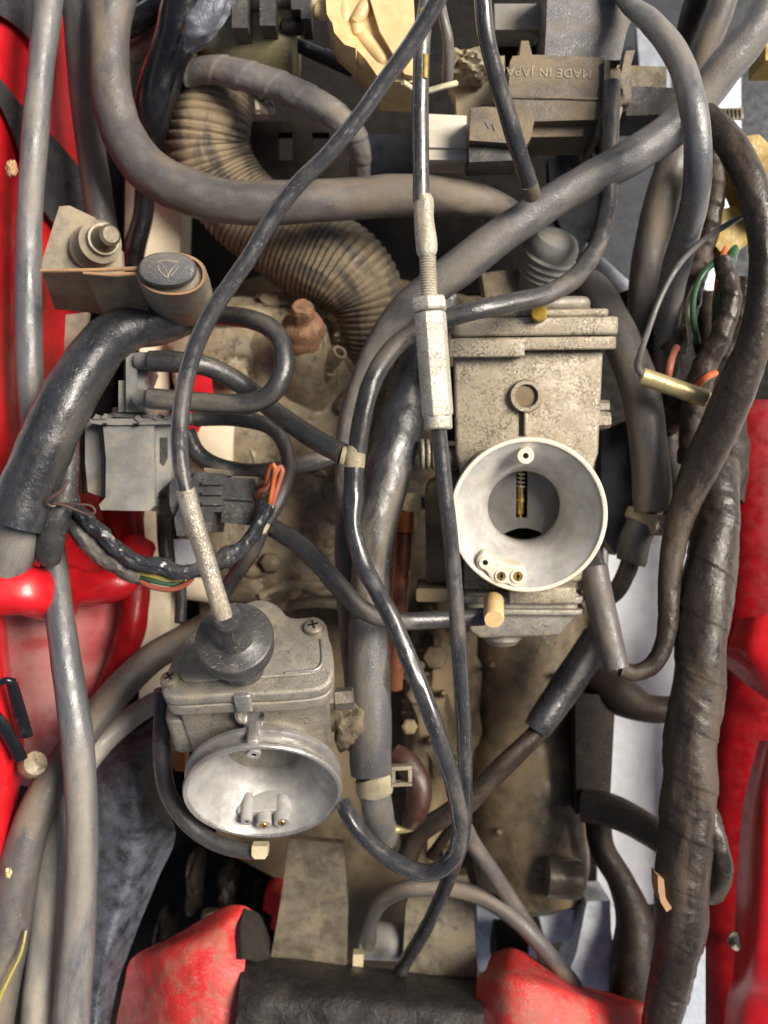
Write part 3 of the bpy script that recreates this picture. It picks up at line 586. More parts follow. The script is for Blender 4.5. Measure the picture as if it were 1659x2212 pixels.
# ---- right hand carburettor: looks nearly straight at the camera
RC_Z = 12.0
a_ = math.radians(-81.5)
RR = Matrix.Rotation(math.radians(-4), 3, 'Y') @ Matrix.Rotation(a_, 3, 'X')
off = RR @ Vector((0, -0.025, 0))
RC = empty('carburettor', P(1141, 1114, RC_Z) - off, 'upper right carburettor, speckled alloy box above a white open bell with two brass jets', 'carburettor', rot=RR.to_euler())
bell(RC, M['bell_rim'], M['bell_white'], throat=14.6)
def bore(o, r, y0, y1):
    """cut a round hole along local y through a part"""
    me = lathe_mesh([(r / 1000, y0 / 1000), (r / 1000, y1 / 1000)], Matrix.Rotation(math.radians(-90), 4, 'X'), 64)
    k_ = bpy.data.objects.new('cutter', me); COL.objects.link(k_)
    p_ = o.parent; o.parent = None; loc = o.location.copy(); o.location = (0, 0, 0)
    md = o.modifiers.new('bore', 'BOOLEAN'); md.operation = 'DIFFERENCE'; md.object = k_; md.solver = 'EXACT'
    bpy.context.view_layer.update()
    dg_ = bpy.context.evaluated_depsgraph_get()
    nm = bpy.data.meshes.new_from_object(o.evaluated_get(dg_)); o.modifiers.clear()
    nc = np.empty(len(nm.vertices) * 3); nm.vertices.foreach_get('co', nc)
    if 'tc' in nm.attributes: nm.attributes.remove(nm.attributes['tc'])
    nm.attributes.new('tc', 'FLOAT_VECTOR', 'POINT').data.foreach_set('vector', nc * 100)
    nm.polygons.foreach_set('use_smooth', [True] * len(nm.polygons)); nm.set_sharp_from_angle(angle=math.radians(35))
    o.data = nm; bpy.data.objects.remove(k_); o.parent = p_; o.location = loc
    return o
bore(bore(link('body', lprism([(-27.5, 22), (-28.5, 62), (29.5, 62), (28.5, 22), (24, 6), (24, -30), (-24, -30), (-24, 6)], 18, -6, 1.6, 'y'), M['cast'], RC, local=True), 15.3, -30, 16), 21.5, -30, -3.2)
bore(bore(link('venturi_body', lprism(rounded(-22, 22, -26, 24, 8), 26, -13, 1.5, 'y'), M['cast'], RC, local=True), 15.3, -30, 15), 21.5, -30, -3.2)
# flange and cap, stepped
link('body_flange', lprism(rounded(-30, 34, -12, 30, 4), 62, 67, 0.8), M['cast'], RC, local=True)
link('flange_step', lprism([(-30.4, -12.4), (-1, -12.4), (-1, 8), (-30.4, 8)], 59.5, 66.6, 0.8), M['cast'], RC, local=True)
cap = link('top_cap', lprism(rounded(-29.5, 34.5, -12.6, 30.5, 4), 67.4, 74.5, 1.2), M['cast'], RC, local=True)
link('cap_edge', lprism(rounded(-26, 31, -11.2, 28, 4), 74.5, 77.5, 1.0), M['cast'], cap, local=True)
link('cap_dome', lprism(rounded(-20, 26, 0, 24, 8), 77.5, 83, 2.5), M['cast_cap'], cap, local=True)
screw(RC, (-25.5, -8.5, 74.8), (0, 0, 1), 3.2, M['zinc'])
screw(RC, (24, 16, 77.5), (0, 0, 1), 3.4, M['brass'], 0.4)
# vent boss with ring, rib and its painted shadow
lrod(RC, 'vent_boss', (0, -4, 44.5), (0, -9.0, 44.5), [(6.6, 0), (6.5, 0.8), (6.0, 1.0), (4.6, 1.0), (4.3, 0.75), (4.2, 0.5)], M['cast'], 40)
lrod(RC, 'vent_core', (-1.0, -4, 44.5), (-1.0, -7.6, 44.5), [(4.4, 0), (4.4, 0.8), (3.8, 0.97), (2.6, 1.0)], M['engine'], 32)
link('rib', lbox(0, -6.8, 34, 1.8, 2.6, 10, 0.6), M['cast'], RC, local=True)
link('rib_painted_shadow', lbox(-1.9, -6.1, 34, 1.0, 0.9, 10, 0.2), M['dark_brown'], RC, local=True)  # dark strip painted beside the rib as its shadow
# slide, needle, spring coils, brass needle
sl_y = -1.0
link('slide', lprism([(-15.4, 16), (-3.0, 16), (-3.0, -5.2), (1.6, -5.2), (1.6, 16), (15.4, 16), (15.4, -9), (9, -12.5), (6, -10.6), (2, -9.4), (-2, -9.4), (-6, -10.8), (-9, -12.5), (-15.4, -9)], 9, 2.5, 0.3, 'y'), M['slide'], RC, local=True)
link('throat_back', lprism(rounded(-16, 16, -17, 17, 4), 20, 14, 0.2, 'y'), M['dark'], RC, local=True)
lrod(RC, 'jet_needle', (-1.0, 6, -6), (-1.0, 6, 18), cyl(0.9), M['brass'], 16)
lrod(RC, 'needle_sleeve', (-1.0, 5.5, -4.0), (-1.0, 5.5, 7.5), [(1.3, 0), (1.5, 0.05), (1.5, 0.42), (1.9, 0.45), (1.9, 0.58), (1.5, 0.6), (1.6, 1)], M['brass'], 20)
for k in range(5):
    Mx = Matrix.Translation((-0.001, 0.0055, (7.6 + k * 1.7) / 1000)) @ Matrix.Rotation(0.12, 4, 'Y')
    bm = bmesh.new(); n1, n2 = 20, 8; vs = []
    for i in range(n1):
        a = 2 * math.pi * i / n1
        for j in range(n2):
            b = 2 * math.pi * j / n2; rr = 1.75 + 0.42 * math.cos(b)
            vs.append(bm.verts.new((rr * math.cos(a) / 1000, rr * math.sin(a) / 1000, 0.42 * math.sin(b) / 1000)))
    for i in range(n1):
        for j in range(n2):
            bm.faces.new((vs[i * n2 + j], vs[((i + 1) % n1) * n2 + j], vs[((i + 1) % n1) * n2 + (j + 1) % n2], vs[i * n2 + (j + 1) % n2]))
    bmesh.ops.transform(bm, matrix=Mx, verts=bm.verts)
    link('spring_coil', bm_mesh(bm), M['zinc_pale'], RC, local=True)
# air jet boss at the top of the bell, jets block at the bottom
def jet_boss(c, x, z, y, r, hole, matr, jet=None, depth=6):
    b = lrod(c, 'air_jet_boss', (x, y + depth, z), (x, y, z), [(r, 0), (r, 0.93), (r * 0.93, 1.0), (hole * 1.1, 1.0), (hole, 0.98), (hole * 0.9, 0.4), (0.01, 0.4)], matr, 36)
    lrod(c, 'jet_hole', (x, y + depth, z), (x, y + 0.25, z), [(hole * 0.9, 0), (hole * 0.9, 1)], M['dark'], 20)
    if jet:
        j = lrod(c, 'jet', (x, y + 2, z), (x, y - 0.25, z), [(jet, 0), (jet, 0.9), (jet * 0.9, 1.0), (jet * 0.38, 1.0), (jet * 0.34, 0.5), (0.01, 0.5)], M['brass'], 28)
        for s_ in (-1, 1):
            link('slot', lbox(x + s_ * jet * 0.02, y - 0.15, z + s_ * jet * 0.62, 0.35, 0.5, jet * 0.6, 0.0), M['dark'], j, local=True, smooth=False)
jet_boss(RC, -1.2, 22.8, -25.8, 3.2, 1.05, M['bell_rim'], depth=9)
blk = link('jet_block', lprism(smooth_poly([(-19.2, -12.2), (-21.6, -15.5), (-21.0, -18.8), (-18.2, -19.6), (-16.6, -22.2), (-13.6, -25.0), (-10.0, -24.6), (-7.2, -26.2), (-3.6, -24.8), (-2.4, -21.4), (-3.6, -18.4), (-7.0, -17.6), (-11, -16.6), (-15.5, -14.2)], 3), -14, -25.6, 0.5, 'y'), M['bell_rim'], RC, local=True)
blk.location = (0.0022, 0, -0.0016)
jet_boss(RC, -16.2, -18.0, -26.2, 2.5, 1.05, M['bell_rim'], depth=8)
jet_boss(RC, -10.0, -23.2, -26.2, 2.6, 0.8, M['bell_rim'], 1.8, depth=8)
jet_boss(RC, -3.7, -23.2, -26.2, 3.0, 0.8, M['bell_rim'], 1.9, depth=8)
# float bowl and lower flanges
fb = link('float_bowl', lprism([(-22, -50), (-24, -34), (22, -34), (21, -44), (14, -52), (-18, -53)], 22, -8, 1.6, 'y'), M['cast_cap'], RC, local=True)
link('bowl_flange', lprism(rounded(-26, 24, -10, 26, 4), -38, -35, 0.7), M['cast_cap'], RC, local=True)
link('bowl_flange_lip', lprism(rounded(-25, 24, -11, 26, 4), -42.5, -40, 0.7), M['cast_cap'], RC, local=True)
link('lower_body', lprism([(-24, -34), (-24, -17), (24, -17), (24, -34)], 20, -4, 1.2, 'y'), M['cast'], RC, local=True)
link('side_lug', lprism([(-6.5, -30.5), (-6.5, -37.5), (20, -37.5), (20, -30.5)], 6, -12.5, 1.0, 'y'), M['cast'], RC, local=True)
lrod(RC, 'bowl_drain', (-8, 4, -52), (-8, 4, -58), [(8, 0), (8, 0.6), (6, 1)], M['cast_cap'], 28)
# side fittings
lrod(RC, 'stop_screw', (27, 0, 40), (33, 0, 40), [(2.4, 0), (2.4, 1)], M['screw'], 6, angle=20)
lrod(RC, 'stop_screw', (26, -1, 34.5), (33.5, -1, 34.5), [(3.4, 0), (3.4, 0.75), (3.0, 1.0)], M['cast'], 6, angle=20)
lrod(RC, 'link_stub', (-27, 2, 20), (-40, 2, 19), [(4.6, 0), (4.6, 0.3), (3.6, 0.32), (3.6, 0.9), (3.2, 1.0)], M['strap'], 28)
for k in range(5):
    bm = bmesh.new(); n1, n2 = 28, 8; vs = []
    for i in range(n1):
        a = 2 * math.pi * i / n1
        for j in range(n2):
            b = 2 * math.pi * j / n2; rr = 5.6 + 0.75 * math.cos(b)
            vs.append(bm.verts.new((0.75 * math.sin(b) / 1000, rr * math.cos(a) / 1000, rr * math.sin(a) / 1000)))
    for i in range(n1):
        for j in range(n2):
            bm.faces.new((vs[i * n2 + j], vs[((i + 1) % n1) * n2 + j], vs[((i + 1) % n1) * n2 + (j + 1) % n2], vs[i * n2 + (j + 1) % n2]))
    bmesh.ops.transform(bm, matrix=Matrix.Translation(((-41 + k * 2.3) / 1000, 0.002, 0.021)) @ Matrix.Rotation(0.1, 4, 'Z'), verts=bm.verts)
    link('return_spring', bm_mesh(bm), M['zinc'], RC, local=True)
link('side_body', lprism([(-40, -34), (-40, 8), (-24, 16), (-20, -34)], 24, 6, 2.5, 'y'), M['engine'], RC, local=True)
link('side_box', lprism(rounded(-32, -24, 26, 56, 1.5), 14, 4, 1.0, 'y'), M['dark_brown'], RC, local=True)
lrod(RC, 'side_pin', (-34, 0, 42), (-26, 0, 42), cyl(2.6), M['screw'], 6)
link('side_collar', lprism(rounded(-44, -22, -40, -34, 1.5), 20, 0, 0.8, 'y'), M['engine'], RC, local=True)
# ---- left hand carburettor: tipped back so both cap and bell show
b_ = math.radians(-49)
LZ = 14.0
RL = Matrix.Rotation(math.radians(4.5), 3, 'Z') @ Matrix.Rotation(b_, 3, 'X')
off = RL @ Vector((0, -0.025, 0))
LC = empty('carburettor', P(568, 1716, LZ) - off, 'lower left carburettor, grey alloy cap with two cross-head screws above a tilted shiny empty bell', 'carburettor', rot=RL.to_euler())
bell(LC, M['cast_smooth'], M['bell_alloy'], groove=True, R=30.0, throat=15.5, deep=24)
link('throat_back', lprism(rounded(-17, 17, -18, 18, 5), 20, -0.5, 0.3, 'y'), M['grey_pl'], LC, local=True)
bore(link('body', lprism(smooth_poly([(-25, -8), (-27, 14), (-27, 34), (-26, 40), (0, 41), (26, 40), (28, 34), (27, 14), (23, -10), (0, -14)], 3), 20, -9, 1.4, 'y'), M['cast_cap'], LC, local=True), 22, -30, -3)
link('body_lug', lprism(rounded(-34, -24, -8, 4, 3), 6, 26, 1.2), M['cast_cap'], LC, local=True)
capo = [(-31.5, -9), (-31.5, -6), (-27.5, 8), (-24, 14.5), (-19, 17), (-12, 18), (-7, 24.5), (0, 29), (6, 28.5), (11, 25), (15, 19.5), (20, 18.5), (26, 18.6), (29.5, 15), (30.5, 9), (32, 2), (32, -9), (29.5, -13.5), (24, -15), (8, -15), (-6, -14.2), (-27, -13.6), (-30.5, -12)]
capo = [(x * 0.97, y * 1.07) for x, y in capo]
link('body_flange', lprism([(x * 0.985, y * 0.985) for x, y in smooth_poly(capo, 3)], 37, 42, 0.8), M['cast_cap'], LC, local=True)
cap = link('top_cap', lprism(smooth_poly(capo, 3), 42.6, 47.6, 1.4), M['cast_cap'], LC, local=True)
rid = smooth_poly([(-24.5, -5), (-21.5, 8), (-17, 12.5), (-10, 13), (-3, 21), (4, 22.5), (9, 19), (13, 11.5), (18, 8.5), (26.5, 7.5), (27.3, -4), (26, -8.6), (8, -9.2), (-8, -8.6), (-22, -8.2)], 3)
link('cap_step', lprism(rid, 47.4, 48.7, 0.6), M['cast_cap'], cap, local=True)
rp = catmull([[x / 1000, y / 1000, 0.0488, 0.0006] for x, y in ((27.0, 6.5), (27.4, 0), (27.2, -5), (25.4, -7.6), (20, -8.2), (14, -8.3))], 40)
link('cap_ridge', tube_mesh(rp.tolist(), world_pts=True, n=10, step=0.0008), M['cast_smooth'], cap, local=True)
screw(LC, (-27.6, -6.5, 47.2), (0, 0, 1), 3.7, M['screw'], 0.6)
screw(LC, (24.2, 13.2, 47.2), (0, 0, 1), 3.9, M['screw'], 0.2)
link('cap_notch', lbox(-1.5, -14.5, 43, 6, 4, 9, 0.8), M['cast_smooth'], LC, local=True)
lrod(LC, 'vent_boss', (-0.5, -6, 31), (-0.5, -12.5, 31), [(6.4, 0), (6.3, 0.85), (5.9, 1.0), (4.9, 1.0), (4.6, 0.85), (4.6, 0.6)], M['cast_smooth'], 40)
lrod(LC, 'vent_core', (-0.5, -6, 31), (-0.5, -9.6, 31), [(4.9, 0), (4.9, 0.9), (3, 1)], M['canister'], 28)
link('rib', lprism([(-2.0, 22), (-4.0, 27), (3.4, 27), (1.6, 22)], -9, -17, 0.6, 'y'), M['cast_smooth'], LC, local=True)
link('rim_bridge', lprism([(-2.6, 26.4), (-1.6, 31), (2.2, 31), (3.4, 26.4)], -14, -23.6, 0.8, 'y'), M['cast_smooth'], LC, local=True)
jet_boss(LC, 0.0, 24.2, -24.6, 2.6, 0.9, M['bell_alloy'], depth=8)
jet_boss(LC, -9.0, -18.6, -24.4, 2.3, 0.8, M['bell_alloy'], depth=12)
jet_boss(LC, -2.6, -21.4, -24.6, 3.1, 0.8, M['bell_alloy'], 1.5, depth=10)
jet_boss(LC, 4.6, -20.8, -24.6, 3.2, 0.8, M['bell_alloy'], 1.6, depth=11)
link('jet_block', lprism(smooth_poly([(-13, -18), (-12, -22), (-6, -24.5), (0, -25.5), (6.5, -24.5), (8.2, -21), (5, -18.6), (-3, -18.2)], 3), -8, -20.2, 0.6, 'y'), M['bell_alloy'], LC, local=True)
fb = link('float_bowl', lprism([(-22, -44), (-24, -16), (24, -16), (22, -44)], 26, -2, 3, 'y'), M['cast_cap'], LC, local=True)
lrod(LC, 'stop_screw', (27, -2, 24), (37, -2, 24), [(3.4, 0), (3.4, 0.28), (4.4, 0.3), (4.4, 0.95), (3.8, 1.0)], M['screw'], 6, angle=20)
lrod(LC, 'link_arm', (24, 6, 2), (38, 6, 2), cyl(5), M['strap'], 24)
link('link_block', blob_mesh((0.034, 0.006, -0.004), (0.007, 0.008, 0.012), 0.2, 2, 4, 2, 0.4), M['engine_pale'], LC, local=True)
# rubber cap boot over the throttle cable entry, with its own axis
BT = empty('cable_boot', P(520, 1440, 40), 'black bellows rubber boot on the left carburettor cap where the throttle cable enters', 'boot')
pr = [(7.6, 0.0), (7.6, 0.28), (7.9, 0.33), (10.6, 0.36), (12.4, 0.385), (12.7, 0.41), (12.3, 0.44), (12.1, 0.455), (12.8, 0.47), (13.0, 0.495), (12.5, 0.52), (12.3, 0.535), (13.0, 0.55), (13.2, 0.575), (12.9, 0.592), (12.4, 0.598), (12.2, 0.60), (7.3, 0.634), (7.1, 0.638), (6.7, 0.655), (6.0, 0.70), (4.8, 0.77), (4.2, 0.84), (4.6, 0.90), (4.8, 0.955), (4.3, 1.0), (2.8, 1.0)]
rod('bellows', (526, 1440, 37), (490, 1328, 71), pr, M['black_pl'], BT, n=64)
tube('seam', [(497, 1358, 72.0, 3), (503, 1374, 67.4, 3), (503, 1392, 63.6, 3), (494, 1408, 61.6, 3), (488, 1424, 59.5, 3)], M['w_grey'], parent=BT, n=6)
# ------------------------------------------------------------------ hoses
tube('drain_hose', [(112, -60, -4, 60), (106, 0, -4, 62), (88, 150, -4, 58), (75, 300, -4, 57), (64, 450, -4, 56), (60, 600, -4, 58), (61, 720, -4, 60), (68, 870, -6, 56), (88, 1050, -14, 56), (114, 1200, -8, 58), (130, 1340, 0, 62), (150, 1480, 4, 66), (167, 1600, 6, 70), (177, 1750, 6, 68), (176, 1900, 4, 70), (168, 2040, 2, 74), (158, 2150, 0, 78), (150, 2290, 0, 82)],
     M['hose_grey'], 'long glossy grey hose running top to bottom along the left edge', 'hose', 'large rubber hoses', n=40)
tube('breather_hose', [(165, -60, -42, 68), (172, 60, -42, 66), (183, 200, -42, 64), (197, 330, -42, 62), (214, 440, -42, 62), (228, 520, -44, 60), (240, 610, -48, 56)], M['hose_brown'],
     'dusty brown hose hanging straight between the edge hose and the S-shaped hose', 'hose', 'large rubber hoses', n=36)
tube('coolant_hose', [(258, -70, -22, 112), (245, 0, -20, 98), (237, 90, -18, 86), (240, 190, -16, 86), (262, 280, -16, 90), (312, 358, -15, 96), (400, 412, -14, 98), (520, 438, -14, 96), (650, 436, -16, 92), (780, 428, -18, 90), (880, 423, -20, 88), (980, 426, -22, 82), (1060, 444, -26, 72), (1120, 478, -34, 66), (1160, 520, -44, 60)], M['hose_brown'],
     'thick dusty hose sweeping from the top left in a big curve across to the right', 'hose', 'large rubber hoses', n=44, amp=0.0004)
tube('bypass_hose', [(425, -60, -30, 100), (398, 10, -32, 98), (380, 80, -34, 92), (356, 150, -36, 88), (336, 215, -38, 86), (328, 265, -42, 78), (326, 310, -48, 56), (314, 400, -60, 44), (308, 470, -66, 44), (290, 540, -70, 48), (280, 640, -78, 44)], M['gloss_black'],
     'glossy black hose from the top left passing behind the curved hose', 'hose', 'large rubber hoses', n=36)
tube('hose_stub', [(245, 75, -62, 50), (300, 42, -58, 54), (370, 0, -54, 56)], M['gloss_black'], 'short glossy black stub beside the clear wrap at the top left', 'hose', 'stub hoses at the upper left', n=24)
tube('hose_stub', [(285, 120, -74, 48), (330, 80, -70, 52), (370, 50, -70, 52)], M['hose_brown'], 'short open tan hose end below the glossy black stub', 'hose', 'stub hoses at the upper left', n=24, hollow=0.2)
def ribs(pitch, amp, cross=0.0):
    def g(s, th, r):
        ph = (s / pitch) % 1.0
        a = amp * (math.sin(ph * 2 * math.pi) * 0.7 + 0.3 * math.sin(ph * 4 * math.pi + 1))
        w = noise.noise(Vector((s * 90, math.cos(th) * 2, math.sin(th) * 2)))
        a *= 1 + 0.7 * w
        return a + 0.0009 * noise.noise(Vector((s * 60, math.cos(th) * 1.5, math.sin(th) * 1.5 + 4))) + cross * math.sin(th * 30) * min(1, max(0, (s - 0.085) / 0.02)) * 0.5
    return g
tube('ribbed_duct', [(458, 150, -62, 150), (458, 205, -60, 168), (450, 270, -58, 180), (448, 320, -60, 184), (468, 375, -64, 180), (515, 440, -66, 172), (585, 495, -66, 176), (670, 545, -64, 196), (745, 588, -62, 196), (786, 640, -64, 170), (796, 700, -68, 128), (798, 775, -76, 86)], M['duct'],
     'wide ribbed rubber duct snaking behind the hoses from upper left to centre', 'duct', n=72, step=0.00042, radf=ribs(0.0025, 0.0007, 0.0004))
def wraps(pitch, amp, wr=0.0005):
    def g(s, th, r):
        ph = (s / pitch + th / (2 * math.pi)) % 1.0
        e = amp * (ph if ph < 0.92 else (1 - ph) / 0.08 * 0.92)
        return e + wr * noise.fractal(Vector((s * 150, math.cos(th) * 2.2, math.sin(th) * 2.2)), 0.8, 2.2, 3)
    return g
tube('taped_harness', [(405, 165, -40, 50), (440, 152, -36, 56), (485, 154, -32, 62), (535, 166, -28, 64), (590, 182, -25, 62), (645, 204, -21, 60), (705, 236, -18, 58), (748, 270, -18, 54), (772, 308, -26, 50), (778, 345, -36, 46), (776, 400, -52, 44)], M['tape_grey'],
     'grey taped harness arching over the top of the ribbed duct', 'harness', n=40, step=0.0005, radf=wraps(0.014, 0.0006, 0.00025), flat=0.85)
for i, (x, y, a) in enumerate(((612, 176, 70), (640, 190, 66), (520, 146, 84), (716, 238, 55), (748, 268, 50))):
    dx, dy = math.cos(math.radians(a)), math.sin(math.radians(a))
    c0 = np.array([x, y]); z = -22 if i < 2 else (-30 if i == 2 else -17)
    tube('tape_edge', [(x - dx * 25, y - dy * 25, z + 0.0, 3), (x - dx * 12, y - dy * 12, z + 4.6, 3), (x, y, z + 5.4, 3), (x + dx * 12, y + dy * 12, z + 4.6, 3), (x + dx * 25, y + dy * 25, z + 0.0, 3)], M['dark'], None, n=6, parent=bpy.data.objects['taped_harness']) if False else None
# --- throttle cables
TA = empty('throttle_cable', P(650, 600, 70), 'front black throttle cable slanting from the top centre down to the rubber boot', 'cable', 'throttle cables')
tube('sheath', [(972, -60, 96, 38), (945, 0, 95, 38), (891, 90, 92, 38), (837, 166, 90, 37), (776, 252, 88, 37), (711, 331, 86, 37), (639, 403, 84, 37), (585, 475, 82, 37), (540, 553, 81, 38), (500, 610, 80, 38), (453, 683, 79, 38), (418, 761, 78, 38), (398, 840, 77, 38), (388, 925, 76, 38), (391, 1000, 75, 37), (402, 1068, 74, 36)], M['cable'], parent=TA, n=36, amp=0.0001)
tube('ferrule', [(400, 1056, 74.5, 41), (403, 1068, 74, 42), (424, 1142, 72, 41), (452, 1232, 70, 41), (474, 1304, 71, 42), (484, 1334, 70, 41)], M['zinc'], parent=TA, n=36, amp=0.0001)
TB = empty('throttle_cable', P(960, 700, 60), 'black throttle cable with pale hexagonal adjuster running down past the right carburettor', 'cable', 'throttle cables')
tube('sheath', [(930, -60, 74, 34), (922, 0, 74, 34), (912, 90, 74, 36), (909, 180, 74, 36), (908, 300, 74, 36), (910, 436, 74, 36)], M['cable'], parent=TB, n=36, amp=0.00008)
tube('yellow_mark', [(914, 20, 76.1, 18), (912, 60, 76.1, 18)], M['yellow'], parent=TB, n=16)
tube('yellow_mark', [(919, 118, 76.2, 12), (918, 170, 76.2, 12)], M['yellow'], parent=TB, n=16)
tube('ferrule', [(911, 428, 74, 42), (915, 436, 74, 44), (916, 470, 74, 44), (920, 520, 73.5, 46), (922, 545, 73.2, 43), (923, 552, 73, 36)], M['zinc_pale'], parent=TB, n=36, amp=0.0004, step=0.0006)
def thread(s, th, r): return 0.00022 * math.sin((s / 0.00085 + th / (2 * math.pi)) * 2 * math.pi)
tube('threaded_rod', [(923, 540, 73, 35), (928, 655, 72, 35)], M['zinc_pale'], parent=TB, n=28, step=0.00016, radf=thread)
def hexr(ang=0.0):
    return None
def hexprism(name, a, b, rpx, mat_, parent, spin, ends=0.12, seg=1):
    A, B = P(*a), P(*b); L = (B - A).length; r = mm(rpx, a[2])
    Mx = frame(A, B - A) @ Matrix.Rotation(spin, 4, 'Z')
    me = lathe_mesh([(r * 0.9, 0), (r, 0.0008), (r, L - 0.0008), (r * 0.9, L)], Mx, 6)
    bm = bmesh.new(); bm.from_mesh(me); bevel(bm, 0.00035, 2, 25)
    return link(name, bm_mesh(bm), mat_, parent, angle=25)
hexprism('lock_nut', (926, 643, 72), (929, 673, 72), 41, M['zinc_pale'], TB, 0.12)
hexprism('adjuster_body', (929, 673, 72), (946, 901, 69), 36, M['zinc_pale'], TB, 0.12)
rod('adjuster_collar', (945.5, 898, 69), (947, 928, 69), [(4.2, 0), (4.6, 0.1), (4.6, 0.9), (4.2, 1)], M['zinc_pale'], TB)
tube('sheath', [(947, 915, 69, 33), (953, 975, 67, 34), (962, 1062, 65, 34), (974, 1170, 62, 34), (985, 1300, 57, 34), (993, 1420, 51, 34), (1000, 1540, 43, 34), (1004, 1650, 32, 33), (1004, 1740, 20, 32), (996, 1820, 6, 32), (970, 1896, -10, 31), (940, 1965, -26, 30), (912, 2020, -38, 30), (868, 2092, -52, 30), (850, 2130, -58, 30)], M['cable'], parent=TB, n=32, amp=0.00015)
TC_ = empty('choke_cable', P(1090, 200, 50), 'shiny black cable curving down from the top to behind the diagonal hose', 'cable')
tube('sheath', [(1040, -60, 50, 38), (1043, 0, 50, 38), (1050, 72, 48, 38), (1066, 144, 44, 38), (1090, 225, 38, 38), (1115, 310, 30, 38), (1138, 380, 22, 36), (1146, 408, 18, 35)], M['cable'], parent=TC_, n=32)
tube('end_collar', [(1141, 396, 20, 40), (1150, 424, 15, 38)], M['strap'], parent=TC_, n=24)
# --- big diagonal hose and the hose with the clamp
tube('radiator_hose', [(1712, -60, 6, 82), (1645, 40, 6, 82), (1590, 118, 4, 80), (1524, 200, 0, 80), (1452, 278, -2, 80), (1380, 330, 0, 78), (1278, 385, 2, 76), (1170, 450, 2, 76), (1080, 510, 2, 78), (1000, 572, 0, 82), (920, 630, -4, 76), (860, 682, -10, 64), (812, 752, -16, 54), (778, 830, -20, 50), (755, 910, -24, 48), (747, 1000, -28, 46), (748, 1100, -30, 46), (752, 1200, -30, 60), (764, 1320, -28, 70), (775, 1430, -26, 72), (786, 1550, -26, 70), (796, 1640, -30, 60)], M['hose_fuel'],
     'long thick hose crossing diagonally from the top right corner to the centre and down', 'hose', 'large rubber hoses', n=44, amp=0.0004)
CH = empty('clamped_hose', P(830, 1300, -20), 'thick black oily hose down the centre with a pale spring clamp at its lower end', 'hose', 'large rubber hoses')
tube('hose', [(960, 640, -40, 80), (925, 720, -36, 86), (890, 820, -30, 92), (868, 900, -24, 98), (846, 990, -18, 100), (824, 1080, -14, 96), (808, 1150, -12, 88), (800, 1230, -14, 84), (800, 1380, -14, 84), (803, 1500, -14, 84), (802, 1600, -14, 84), (800, 1668, -14, 84)], M['hose_black'], parent=CH, n=48, amp=0.0007, step=0.0009)
tube('sleeve', [(796, 1335, -13, 84), (797, 1480, -13, 90), (800, 1570, -12, 92), (800, 1640, -12, 90), (802, 1672, -12, 88)], M['hose_fuel'], parent=CH, n=40, hollow=0.06)
tube('clamp', [(806, 1676, -14, 74), (808, 1682, -14, 80), (810, 1708, -16, 80), (811, 1716, -16, 76)], M['cream_pale'], parent=CH, n=40, step=0.0005)
link('clamp_slot', box_mesh((0.0065, 0.0016, 0.002), Matrix.Translation(P(809, 1694, -8.8)), 0.0006), M['strap'], CH)
tube('hose_end', [(808, 1690, -18, 66), (814, 1740, -20, 68), (822, 1782, -32, 66), (828, 1806, -52, 62)], M['grey_pl'], parent=CH, n=32)
rod('spigot', (826, 1796, -52), (834, 1820, -72), [(7.5, 0), (7.5, 0.4), (5.5, 0.45), (5.5, 1)], M['strap'], CH)
for q in ([(846, 1657), (890, 1655), (890, 1663), (846, 1665)], [(846, 1692), (890, 1690), (890, 1698), (846, 1700)], [(846, 1664), (854, 1664), (854, 1693), (846, 1693)], [(882, 1662), (890, 1662), (890, 1692), (882, 1692)]):
    prism('clamp_ear', q, -16, -11, M['bracket'], parent=CH, bev=0.0004)
tube('banjo_pipe', [(786, 1760, -44, 16), (800, 1786, -38, 16), (830, 1792, -36, 16), (860, 1792, -38, 18), (892, 1785, -38, 18), (904, 1765, -40, 16), (900, 1745, -44, 14)], M['brass_gold'], 'yellowish bent metal clip under the clamped hose end', 'clip', n=14)
tube('brown_hose', [(850, 1630, -40, 50), (880, 1650, -38, 54), (905, 1700, -36, 56), (900, 1750, -36, 50), (885, 1780, -38, 40)], M['rustbrown'], 'rust-brown bent hose beside the pale clamp', 'hose', n=28)
CP = empty('copper_pipe', P(865, 1200, -30), 'coppery brown pipe with orange sleeve and cream fitting behind the crossing hoses', 'pipe')
tube('pipe', [(872, 1150, -38, 40), (868, 1220, -40, 42), (862, 1310, -44, 40), (858, 1400, -50, 38), (852, 1485, -56, 34)], M['copper'], parent=CP, n=24)
tube('orange_sleeve', [(876, 1100, -37, 40), (873, 1150, -37, 42)], M['orange_tr'], parent=CP, n=24)
prism('fitting', [(868, 1066), (908, 1064), (911, 1102), (882, 1106), (866, 1100)], -42, -32, M['brass_gold'], parent=CP, bev=0.001)
rod('fitting_stub', (908, 1084, -38), (938, 1084, -38), cyl(3.2), M['strap'], CP)
